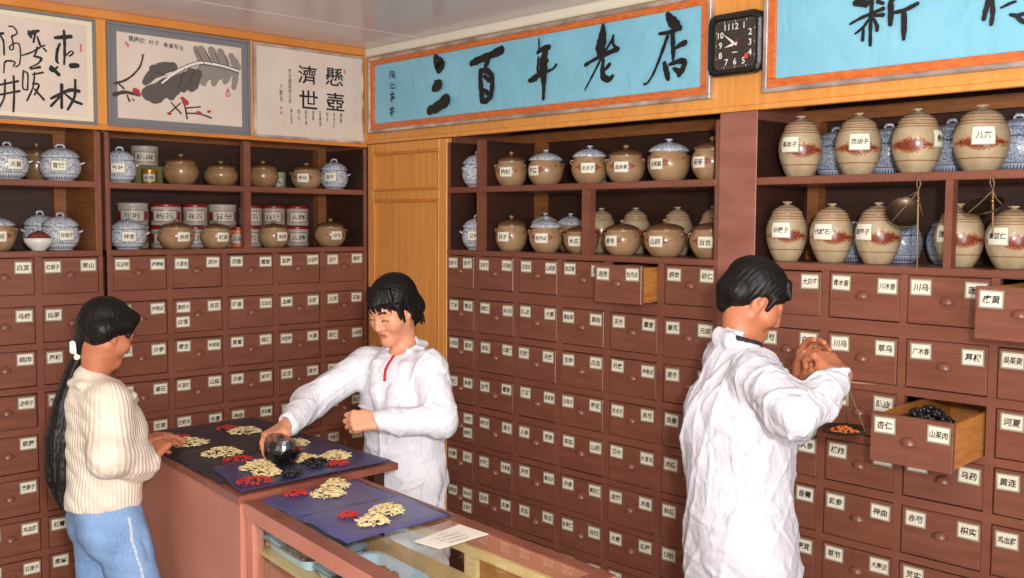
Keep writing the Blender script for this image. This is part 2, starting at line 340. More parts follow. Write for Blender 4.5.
# ------------------------------------------------------------------ cabinets of little drawers
TOPS = [1.596, 1.400, 1.222, 1.048, .880, .703, .532, .372]
BOTS = [1.445, 1.248, 1.074, .908, .727, .553, .397, .238]
Z_LOW, Z_UP = 1.620, 1.908
EPS = .0008                                    # upper faces of the two shelf boards
HERBS = ('当归 黄芪 甘草 茯苓 白术 川芎 熟地 白芍 党参 丹参 桔梗 陈皮 半夏 柴胡 黄芩 防风 荆芥 薄荷 菊花 连翘 金银花 板蓝根 知母 石膏 栀子 '
         '夏枯草 玄参 生地 赤芍 牡丹皮 地骨皮 青蒿 大黄 芒硝 火麻仁 郁李仁 独活 威灵仙 木瓜 秦艽 桑寄生 苍术 厚朴 砂仁 藿香 泽泻 薏苡仁 '
         '车前子 滑石 木通 茵陈 附子 干姜 肉桂 吴茱萸 枳实 木香 香附 山楂 神曲 麦芽 莱菔子 鸡内金 三七 白及 艾叶 郁金 延胡索 桃仁 红花 '
         '益母草 牛膝 天南星 白芥子 旋覆花 前胡 贝母 瓜蒌 竹茹 杏仁 紫菀 款冬花 桑白皮 酸枣仁 柏子仁 远志 龙骨 天麻 钩藤 全蝎 石菖蒲 '
         '人参 山药 大枣 鹿茸 巴戟天 淫羊藿 杜仲 续断 补骨脂 菟丝子 沙苑子 何首乌 阿胶 龙眼肉 沙参 麦冬 石斛 玉竹 百合 枸杞 女贞子 '
         '五味子 乌梅 诃子 肉豆蔻 山茱萸 桑螵蛸 莲子 芡实').split()
_h = 0
def herb():
    global _h; _h = (_h+37) % len(HERBS); return HERBS[_h]
def handle_mesh():
    m = MB(); n, k = 12, 6; vs = []
    for i in range(n+1):
        p = PI*i/n
        for j in range(k+1):
            q = PI/2*j/k; vs.append((.0225*math.cos(p), -.019*math.sin(p)*math.sin(q), .022*math.sin(p)*math.cos(q)))
    fs = [(i*(k+1)+j, i*(k+1)+j+1, (i+1)*(k+1)+j+1, (i+1)*(k+1)+j) for i in range(n) for j in range(k)]
    m.add(vs, fs, 0, True)
    m.add([(.020*math.cos(PI*i/n), -.016*math.sin(PI*i/n), .002) for i in range(n+1)], [tuple(range(n+1))], 0)
    m.box((-.025, 0, -.002), (.025, -.002, .004), 0).box((-.026, 0, .002), (-.021, -.002, .014)).box((.021, 0, .002), (.026, -.002, .014))
    return m.mesh('handle', 'drawer_paint')
HANDLE = handle_mesh()
def paper_label(M, text, w=.066, h=.050):
    m = MB(); a = rnd.uniform(-.03, .03); M = M @ Matrix.Rotation(a, 4, 'Z')
    m.add([(-w/2, -h/2, .0004), (w/2, -h/2, .0004), (w/2, h/2, .0004), (-w/2, h/2, .0004)], [(0, 1, 2, 3)], 1, False, M)
    e = .0045
    m.add([(-w/2+e, -h/2+e, .0007), (w/2-e, -h/2+e, .0007), (w/2-e, h/2-e, .0007), (-w/2+e, h/2-e, .0007)], [(0, 1, 2, 3)], 0, False, M)
    n = len(text)
    write(m, text, M @ Matrix.Translation((0, 0, .001)), w=min(.80*w, n*.024), h=.023 if n < 3 else .021, mi=2, bold=.022, shear=.12)
    return m, ['label_paper', 'label_edge', 'ink']
def cabinet(wall, name, label, u0, u1, cols, dividers, side_left='shelf_inside', pulls={}, words={}, back='shelf_inside', skip=()):
    """u runs along the wall to the viewer's right; d goes into the wall"""
    sg = 1 if wall == 'A' else -1
    def P(u, d, z): return (u, d, z) if wall == 'A' else (d, u, z)
    def bx(m, ua, ub, da, db, za, zb, mi=0, ch=0): m.box(P(ua, da, za), P(ub, db, zb), mi, None, ch)
    pl = plane_A if wall == 'A' else plane_B
    r = root(name, P((u0+u1)/2, .2, 0), label, 'cabinet', 'drawer cabinets')
    m = MB()
    t = .018*sg
    bx(m, u0, u0+t, .0012, .40, 0, 2.115); bx(m, u1-t, u1, .0012, .40, 0, 2.115); bx(m, u0, u0+t, .032, .40, 2.115, 2.20); bx(m, u1-t, u1, .032, .40, 2.115, 2.20)             # sides
    bx(m, u0, u1, .002, .40, 0, .05); bx(m, u0, u1, .032, .40, 2.18, 2.20, 2)             # bottom, top
    bx(m, u0, u1, .39, .40, .05, 1.60, 2)                                             # back
    edges = [u0]+[c for col in cols for c in col]+[u1]
    for a, b in zip(edges[0::2], edges[1::2]):
        if abs(a-b) > .004: bx(m, a, b, 0, .02, .05, 1.598)                           # stiles
    zs = [1.598]+[z for p in zip(TOPS, BOTS) for z in p]+[.05]
    for k, (a, b) in enumerate(zip(zs[0::2], zs[1::2])): bx(m, u0, u1, .0006, .022, b, a)   # rails
    bx(m, u0, u1, -.003, .40, 1.598, Z_LOW, 0, .002)                                  # board over the drawers
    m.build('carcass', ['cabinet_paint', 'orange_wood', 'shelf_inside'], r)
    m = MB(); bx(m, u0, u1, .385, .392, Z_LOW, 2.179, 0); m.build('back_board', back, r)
    for a, b in ((u0+t, u0+1.4*t), (u1-1.4*t, u1-t)):
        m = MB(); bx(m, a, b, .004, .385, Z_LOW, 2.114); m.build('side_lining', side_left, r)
    m = MB(); bx(m, u0+t, u1-t, .001, .384, Z_UP-.026, Z_UP, 0, .002); m.build('shelf', 'cabinet_paint', r)
    for a, b, lo, hi, *full in dividers:
        m = MB(); bx(m, a, b, .0015, .035, lo, hi)
        if full: bx(m, a, b, .0351, .38, lo, hi, 1)
        m.build('divider', ['cabinet_paint', 'shelf_inside'], r)
    for u, v in [(u0+1.42*t if u0 > -2.2 or wall == 'A' else -2.30, .045)]+[(d[1], .045) for d in dividers if d[4:]][:1]+[(u1-1.42*t, -.05)]:
        m = MB(); bx(m, u, u+v*sg, .335, .384, Z_LOW, 2.119); m.build('corner_batten', 'batten_wood', r)
    m = MB(); bx(m, u0+t, u1-t, .345, .384, 2.12, 2.165); m.build('top_batten', 'batten_wood', r)
    for ci, (ua, ub) in enumerate(cols):
        for ri in range(8):
            z1, z0 = TOPS[ri]-.0035, BOTS[ri]+.002
            a, b = ua+.0025*sg, ub-.0025*sg
            pull, sag = pulls.get((ri, ci), (0, 0)); d0 = -pull if pull else rnd.choice((.0015, .001, .003, -.001, -.003))
            dz = 0 if pull else rnd.uniform(-.0012, .0012); du = rnd.uniform(-.001, .001)
            m = MB(); bx(m, a+du, b+du, d0, d0+.018, z0+dz, z1+dz, 0, .0022)
            if pull:
                s1 = .012*sg
                for p, q_ in ((a+.6*s1, a+1.5*s1), (b-1.5*s1, b-.6*s1)): bx(m, p, q_, d0+.017, .30, z0+.006, z1-.008, 1)
                bx(m, a+s1, b-s1, d0+.017, .30, z0+.008, z0+.016, 1); bx(m, a+s1, b-s1, .288, .30, z0+.008, z1-.012, 1)
            if sag:
                ia = 1 if wall == 'A' else 0
                for p in m.v: p.z -= sag*(.30-p[ia])/(.30+pull)
            dr = m.build('drawer', ['drawer_paint', 'raw_wood'], r)
            o = link('handle', HANDLE, dr)
            o.location = Vector(P((a+b)/2+rnd.uniform(-.004, .004), d0, (z0+z1)/2-.004-sag+rnd.uniform(-.003, .003)))-parent_origin(dr)
            if wall == 'B': o.rotation_euler = (0, 0, -PI/2)
            tx = words.get((ri, ci), (None, None))
            for side in (0, 1, 2):
                s_ = tx[side] if side < len(tx) else ('' if side == 2 else None)
                if s_ is None: s_ = herb()
                if s_ == '': continue
                w = .066
                u = {0: a+(w/2+.006+rnd.uniform(0, .006))*sg, 1: b-(w/2+.004+rnd.uniform(0, .005))*sg, 2: (a if wall == 'A' else b)+(w/2+.008)*(sg if wall == 'A' else -sg)}[side]
                z = z1-.031-sag-rnd.uniform(0, .006) - (.064 if side == 2 else 0)
                mm, mats = paper_label(pl(u, z, -d0+dz if False else -d0), s_)
                mm.build('paper_label', mats, dr)
    return r
HB = 2.114
cabinet('A', 'drawer_cabinet', 'drawer cabinet at the left edge, beyond the dark joint, under the large running-script scroll', -2.14, -1.349,
        [(-2.115, -1.883), (-1.855, -1.623), (-1.595, -1.366)], [], 'batten_wood',
        words={(0, 1): ('白前', '白芨'), (0, 2): ('红娘子', '常山'), (1, 1): ('木香', '乌梢'), (1, 2): ('仙茅', '芦荟'), (2, 1): ('苏木', '桃肉'), (2, 2): ('芦根', '茜草'),
               (3, 1): ('地榆', '决明子'), (4, 1): ('牛黄', '草蔻'), (5, 1): ('紫苏', '莱菔子'), (6, 1): ('白薇', '鸡血藤'), (6, 2): ('石膏', '槐角'), (7, 1): ('牡蛎', '石莲子'), (7, 2): ('青黛', '朱砂')})
cabinet('A', 'drawer_cabinet', 'drawer cabinet along the back wall, between the dark joint and the yellow wooden door', -1.332, -.004,
        [(-1.307, -1.07), (-1.043, -.808), (-.78, -.546), (-.519, -.285), (-.257, -.026)], [(-.692, -.657, Z_LOW, Z_UP-.026), (-.692, -.657, Z_UP, HB)],
        words={(0, 0): ('石决明', '海螵蛸'), (0, 1): ('九香虫', '苏叶'), (0, 2): ('沉香', '檀香'), (0, 3): ('豆蔻', '白豆蔻'), (0, 4): ('玉竹', '香橼'), (1, 0): ('旋覆花', '海桐皮'),
               (1, 1): ('青葙子', '芫花', '白薇'), (1, 2): ('降香', '五加皮'), (1, 3): ('血竭', '白蔹'), (1, 4): ('土茯', '石斛'), (2, 0): ('白矾', '沙参'), (2, 1): ('寄生', '金沸草')})
cabinet('B', 'drawer_cabinet', 'wide drawer cabinet between the yellow wooden door and the broad post', -.637, -2.147,
        [(-.639, -.829), (-.857, -1.089), (-1.117, -1.35), (-1.378, -1.614), (-1.643, -1.879), (-1.908, -2.142)],
        [(-.842, -.872, Z_LOW, Z_UP-.026, 1), (-.842, -.872, Z_UP, HB, 1), (-1.484, -1.528, Z_LOW, Z_UP-.026)],
        pulls={(0, 4): (.098, .003)},
        words={(0, 0): ('白附子', '知母'), (0, 1): ('五味子', '天花粉'), (0, 2): ('五加皮', '山茱萸'), (0, 3): ('肉苁蓉', '芥子'), (0, 4): ('连壳', '牡丹皮'), (0, 5): ('细辛', '砂仁'),
               (1, 0): ('苍术', '青皮'), (1, 1): ('益智仁', '赤小豆'), (1, 2): ('陈皮', '大黄'), (1, 3): ('夏枯草', '黄柏'), (1, 4): ('天冬', '瞿麦'), (1, 5): ('秦艽', '元胡'),
               (2, 0): ('山慈菇', '莪术'), (2, 2): ('巴戟', '天麻'), (2, 4): ('升麻', '地骨皮'), (2, 5): ('麦冬', '寄生'), (4, 0): (None, None, '胡麻仁'), (6, 0): (None, None, '土茯苓'), (3, 5): ('良姜', None), (4, 5): ('肉桂', None), (5, 5): ('秋桔', None), (6, 5): ('侧柏', None)})
cabinet('B', 'drawer_cabinet', 'drawer cabinet right of the broad post, holding tall egg-shaped jars', -2.235, -3.40,
        [(-2.317, -2.557), (-2.583, -2.823), (-2.848, -3.095), (-3.12, -3.37)], [(-2.952, -2.975, Z_LOW, Z_UP-.026)],
        pulls={(2, 2): (.22, .020), (0, 3): (.18, .010)},
        words={(0, 0): ('乌药', '大贝母'), (0, 1): ('青木香', '川木香'), (0, 2): ('川乌', '莲心'), (0, 3): ('麻黄', '天葵'), (1, 0): ('白芍', '白芍'), (1, 1): ('川乌', '草乌'), (1, 2): ('广木香', '葛根'), (1, 3): ('吴茱萸', '金樱子'),
               (2, 1): ('苦参', '陈皮'), (2, 2): ('杏仁', '山茱肉'), (2, 3): ('诃夏', '枇杷叶'), (3, 1): ('槟榔', '淫羊藿'), (3, 2): ('山茱萸', '乌药'), (3, 3): ('黄连', '黄芩'),
               (4, 1): ('玄参', '神曲'), (4, 2): ('赤芍', '枳实'), (4, 3): ('鸡血藤', '白术'), (5, 1): ('草节', '大腹皮'), (5, 2): ('芡实', '乌梅'), (3, 0): ('沙苑', '人参'), (4, 0): ('瓜蒌', '香薷')})
# ------------------------------------------------------------------ glazes
def front_angle(q):
    x, y, z = q.xyz(); return q.math('ARCTAN2', x, q.math('MULTIPLY', y, -1)), z
def glaze_egg():
    q = NT('egg_glaze', .22, .5); a, z = front_angle(q)
    c = q.ramp(q.noise(3, 4), [(.3, lin((156, 136, 106))), (.7, lin((184, 164, 132)))])
    l = None
    for zc, w in ((.195, .008), (.705, .007), (.745, .007)):
        b = band(q, q.math('ADD', z, q.math('MULTIPLY', q.noise(4, 1), .012)), zc+.006, w); l = b if l is None else q.math('MAXIMUM', l, b)
    c = q.mix(q.math('MULTIPLY', l, .85), c, lin((128, 66, 34)))
    n = q.noise(10, 3, (1, 1, 1.5), 1.2)
    e = q.math('SUBTRACT', 1, q.math('ADD', q.math('ABSOLUTE', q.math('DIVIDE', q.math('SUBTRACT', z, .42), .17)), q.math('MULTIPLY', q.math('ABSOLUTE', q.math('DIVIDE', a, 1.15)), .65)))
    f = q.math('GREATER_THAN', q.math('ADD', q.math('MULTIPLY', e, .8), n), .70)
    f2 = q.math('GREATER_THAN', q.math('ADD', q.math('MULTIPLY', e, .8), q.noise(16, 3, (1, 1, 1.5), 1.5)), .86)
    c = q.mix(q.math('MULTIPLY', f, .8), c, lin((150, 82, 44))); c = q.mix(q.math('MULTIPLY', f2, .9), c, lin((112, 40, 20)))
    q.base(c); MATS['egg_glaze'] = q.m
    q = NT('egg_lid_glaze', .25, .5); a, z = front_angle(q)
    c = q.ramp(q.noise(3, 4), [(.3, lin((158, 138, 110))), (.7, lin((182, 161, 130)))]); l = None
    for zc, w in ((.80, .010), (.845, .008), (.90, .006)):
        b = band(q, z, zc, w); l = b if l is None else q.math('MAXIMUM', l, b)
    q.base(q.mix(q.math('MULTIPLY', l, .8), c, lin((132, 74, 42)))); MATS['egg_lid_glaze'] = q.m
def glaze_brown(name, motif, c1, c2):
    q = NT(name, .20, .5); a, z = front_angle(q)
    c = q.ramp(q.noise(2.5, 4), [(.3, lin(c1)), (.7, lin(c2))])
    if motif:
        d = q.math('ADD', q.math('ABSOLUTE', q.math('DIVIDE', a, .80)), q.math('ABSOLUTE', q.math('DIVIDE', q.math('SUBTRACT', z, .42), .17)))
        n = q.noise(11, 3, (1, 1, 1), 1)
        f = q.math('LESS_THAN', q.math('ADD', d, q.math('MULTIPLY', n, .5)), 1.32); f2 = q.math('LESS_THAN', q.math('ADD', d, q.math('MULTIPLY', n, .9)), 1.42)
        c = q.mix(q.math('MULTIPLY', f, .55), c, lin((176, 112, 78))); c = q.mix(q.math('MULTIPLY', f2, .8), c, lin((132, 56, 30)))
    q.base(c); MATS[name] = q.m
def glaze_blue(name, base, dark, teeth=True, density=.53, scale=9, ztop=.62):
    q = NT(name, .14, .5); a, z = front_angle(q)
    n = q.noise(scale, 2, (1, 1, 1), 2.2, .6); n2 = q.noise(scale*2.2, 2, (1, 1, 1), 1.6)
    zone = q.math('MULTIPLY', q.math('GREATER_THAN', z, .19), q.math('LESS_THAN', z, ztop))
    f = q.math('MULTIPLY', q.math('MAXIMUM', band(q, n, density, .028), band(q, n2, .57, .022)), zone)
    if teeth:
        t = q.math('MULTIPLY', q.math('PINGPONG', q.math('MULTIPLY', a, 20/PI), .5), 2)
        tri = q.math('MULTIPLY', q.math('LESS_THAN', t, q.math('DIVIDE', q.math('SUBTRACT', .155, z), .13)), q.math('GREATER_THAN', z, .035))
        f = q.math('MAXIMUM', f, q.math('MAXIMUM', tri, q.math('MAXIMUM', band(q, z, .175, .008), band(q, z, .615, .010))))
    c = q.mix(q.math('MULTIPLY', f, .88), q.ramp(q.noise(3, 2), [(.3, lin(base)), (.7, lin(tuple(min(255, v+12) for v in base)))]), lin(dark))
    q.base(c); MATS[name] = q.m
glaze_egg()
glaze_brown('brown_glaze', False, (122, 92, 62), (150, 116, 82)); glaze_brown('brown_painted', True, (146, 114, 82), (172, 138, 104))
glaze_blue('blue_white', (206, 208, 208), (34, 54, 104), True, .53, 6.5); glaze_blue('blue_white_lid', (198, 200, 202), (74, 92, 130), False, .5, 6, 2)
glaze_blue('blue_jar', (168, 176, 188), (26, 42, 92), True, .5, 7.5, .95)
plain('porcelain', (214, 210, 204), .15); plain('brown_rim', (104, 72, 48), .25)
plain('tin_red', (128, 24, 24), .3); plain('tin_white', (172, 160, 148), .35); plain('tin_paper', (188, 178, 160), .5); plain('tin_brown', (120, 84, 66), .4); plain('gold_tin', (176, 128, 56), .28, metal=.6); plain('green_card', (112, 108, 62), .6)
plain('tin_green', (150, 160, 128), .35); plain('tin_blue', (44, 70, 128), .35); plain('tin_orange', (212, 110, 40), .35)
varied('dried_red', (92, 34, 20), (130, 56, 32), .8, 30)

# ------------------------------------------------------------------ jars: unit shapes (height 1, largest width 1), scaled per jar
EGG = [(.275, 0), (.29, .012), (.345, .08), (.415, .19), (.47, .32), (.497, .44), (.489, .55), (.452, .655), (.392, .75), (.362, .785)]
EGG_LID = [(.374, .782), (.38, .795), (.315, .855), (.215, .908), (.115, .94), (.06, .948), (.05, .958)]
ROUND = [(.30, 0), (.31, .015), (.33, .03), (.40, .12), (.465, .25), (.497, .39), (.49, .50), (.455, .60), (.415, .665), (.405, .69), (.42, .705)]
ROUND_LID = [(.43, .705), (.448, .72), (.44, .745), (.37, .80), (.25, .855), (.10, .885), (.055, .89)]
DOME_LID = [(.45, .69), (.475, .705), (.468, .73), (.40, .80), (.28, .87), (.13, .915), (.05, .925)]
TUR = [(.30, 0), (.315, .01), (.325, .045), (.40, .11), (.465, .22), (.497, .36), (.487, .48), (.45, .58), (.43, .62), (.435, .64)]
TUR_LID = [(.47, .635), (.485, .65), (.47, .675), (.41, .75), (.30, .835), (.16, .885), (.06, .90)]
def rad_at(prof, z):
    for (r0, z0), (r1, z1) in zip(prof, prof[1:]):
        if z0 <= z <= z1: return r0+(r1-r0)*(z-z0)/(z1-z0+1e-9)
    return prof[-1][0]
def _lathe(name, prof, mats, n=32): return MB().lathe(prof, n).mesh(name, mats)
def _star():
    m = MB(); n = 20; vs = []; fs = []
    for r, z in ((.035, .95), (.05, .962), (.10, .978), (.095, .992), (.03, 1.0)):
        for k in range(n): a = 2*PI*k/n; rr = r*(1+.22*math.cos(5*a)*(r > .06)); vs.append((rr*math.cos(a), rr*math.sin(a), z))
    for j in range(4):
        for k in range(n): fs.append((j*n+k, j*n+(k+1) % n, (j+1)*n+(k+1) % n, (j+1)*n+k))
    fs.append(tuple(range(4*n, 5*n))); return m.add(vs, fs, 0, True).mesh('knob', 'egg_lid_glaze')
def _knob(mat, z0, w=.075): return _lathe('knob', [(.03, z0), (.035, z0+.03), (w, z0+.05), (w*1.05, z0+.075), (w*.6, 1.0), (.01, 1.005)], mat, 14)
def _strap():
    m = MB(); m.tube([(.10, 0, .89), (.095, 0, .95), (.05, 0, .985), (-.05, 0, .985), (-.095, 0, .95), (-.10, 0, .89)], .032, 8)
    return m.mesh('knob', 'blue_white_lid')
def _lug(prof, mat, z=.56, big=1.0, name='lug'):
    r = rad_at(prof, z); m = MB()
    m.tube([(0, -r+.02, z-.05*big), (0, -r-.03*big, z-.045*big), (0, -r-.055*big, z), (0, -r-.03*big, z+.045*big), (0, -r+.03, z+.05*big)], .024*big, 7)
    return m.mesh(name, mat)
def _hdl(mat):
    r = rad_at(TUR, .47); m = MB()
    m.tube([(-.09, -r+.02, .47), (-.09, -r-.03, .49), (-.05, -r-.07, .52), (.05, -r-.07, .52), (.09, -r-.03, .49), (.09, -r+.02, .47)], .026, 7)
    return m.mesh('handle', mat)
PM = {'egg': _lathe('body', EGG, 'egg_glaze'), 'egg_lid': _lathe('lid', EGG_LID, 'egg_lid_glaze'), 'star': _star(),
      'brown': _lathe('body', ROUND, 'brown_glaze'), 'painted': _lathe('body', ROUND, 'brown_painted'), 'brown_lid': _lathe('lid', ROUND_LID, 'brown_rim'), 'brown_knob': _knob('brown_glaze', .885),
      'dome_lid': _lathe('lid', DOME_LID, 'blue_white_lid'), 'white_knob': _knob('blue_white_lid', .92, .085), 'lug': _lug(ROUND, 'brown_painted'), 'lug_plain': _lug(ROUND, 'brown_glaze'),
      'tur': _lathe('body', TUR, 'blue_white'), 'tur_lid': _lathe('lid', TUR_LID, 'blue_white_lid'), 'strap': _strap(), 'hdl': _hdl('blue_white'),
      'bj': _lathe('body', [(.30, 0), (.32, .02), (.42, .12), (.48, .3), (.50, .45), (.47, .62), (.40, .74), (.36, .78)], 'blue_jar'), 'bj_lid': _lathe('lid', [(.38, .78), (.40, .79), (.385, .82), (.28, .88), (.12, .92), (.05, .93)], 'blue_jar')}
def wrap_label(mb, prof, zc, w, h, a0=0):
    """bend flat label geometry (real metres, x right, y up, z out) round a jar of real width w and height h, into unit space"""
    rc = rad_at(prof, zc)*w
    for i, p in enumerate(mb.v):
        z = zc+p.y/h; a = p.x/rc+a0; R = rad_at(prof, z)+(p.z+.0012)/w
        mb.v[i] = Vector((R*math.sin(a), -R*math.cos(a), z))
def jar_label(parent, prof, text, zc, w, h, lw=.062, lh=.044, edge='label_edge', a0=0):
    m = MB(); nx = 8; I = Matrix.Identity(4)
    for mi, e, o in ((1, 0, 0), (0, .003, .0005)):
        W_, H_ = lw/2-e, lh/2-e; vs = [(-W_+2*W_*i/nx, -H_+2*H_*j/3, o) for j in range(4) for i in range(nx+1)]
        m.add(vs, [(j*(nx+1)+i, j*(nx+1)+i+1, (j+1)*(nx+1)+i+1, (j+1)*(nx+1)+i) for j in range(3) for i in range(nx)], mi, True)
    write(m, text, Matrix.Translation((0, 0, .0009)), w=min(lw*.8, len(text)*.022), h=.022 if len(text) < 3 else .019, mi=2, bold=.02, shear=.1)
    wrap_label(m, prof, zc, w, h, a0)
    return link('paper_label', m.mesh('paper_label', ['label_paper', edge, 'ink']), parent)
CAM = Vector((-3.0, -4.25, 1.75))
def jar(kind, wall, shelf, u, d, h, w, turn, text, label, group, cat='jar'):
    z = (Z_UP if shelf == 'u' else Z_LOW)+EPS
    loc = Vector((u, d, z)) if wall == 'A' else Vector((d, u, z))
    names = {'egg': 'egg_shaped_jar', 'brown': 'brown_jar', 'bluelid': 'brown_jar', 'tureen': 'blue_and_white_tureen', 'bluejar': 'blue_and_white_jar'}
    r = root(names[kind], loc, label, cat, group)
    v = CAM-loc; az = math.atan2(v.y, v.x)+PI/2
    if kind == 'tureen' and turn is None: az += .25
    t_ = math.radians(turn or 0); lab = t_*1.25 if kind == 'egg' else 0
    r.rotation_euler = (0, 0, az+t_-lab+(rnd.uniform(-.3, .3) if turn is None else 0))
    r.scale = (w, w, h)
    def p(name, key, par=r, rot=0):
        o = link(name, PM[key], par); o.rotation_euler = (0, 0, rot); return o
    if kind == 'egg':
        p('body', 'egg'); l = p('lid', 'egg_lid'); p('knob', 'star', l, rnd.random()*6); prof, zc = EGG, .52
    elif kind in ('brown', 'bluelid'):
        pl = 'brown' if not text and kind == 'brown' else 'painted'
        p('body', pl)
        if kind == 'brown': l = p('lid', 'brown_lid'); p('knob', 'brown_knob', l)
        else: l = p('lid', 'dome_lid'); p('knob', 'white_knob', l)
        for a in ((-.62, .62, 2.2, -2.2) if pl == 'brown' else (-1.35, 1.35, 2.6, -2.6)): p('lug', 'lug' if pl == 'painted' else 'lug_plain', r, a)
        prof, zc = ROUND, .40
    elif kind == 'tureen':
        p('body', 'tur'); l = p('lid', 'tur_lid'); p('knob', 'strap', l, .3)
        for a in (-1.5, 1.64): p('handle', 'hdl', r, a-math.radians(turn or 0))
        prof, zc = TUR, .40
    else:
        p('body', 'bj'); l = p('lid', 'bj_lid'); p('knob', 'strap', l); prof, zc = EGG, .5
    if text: jar_label(r, prof, text, zc, w, h, *((.068, .056) if kind == 'egg' else (.062, .046)), a0=lab)
    return r
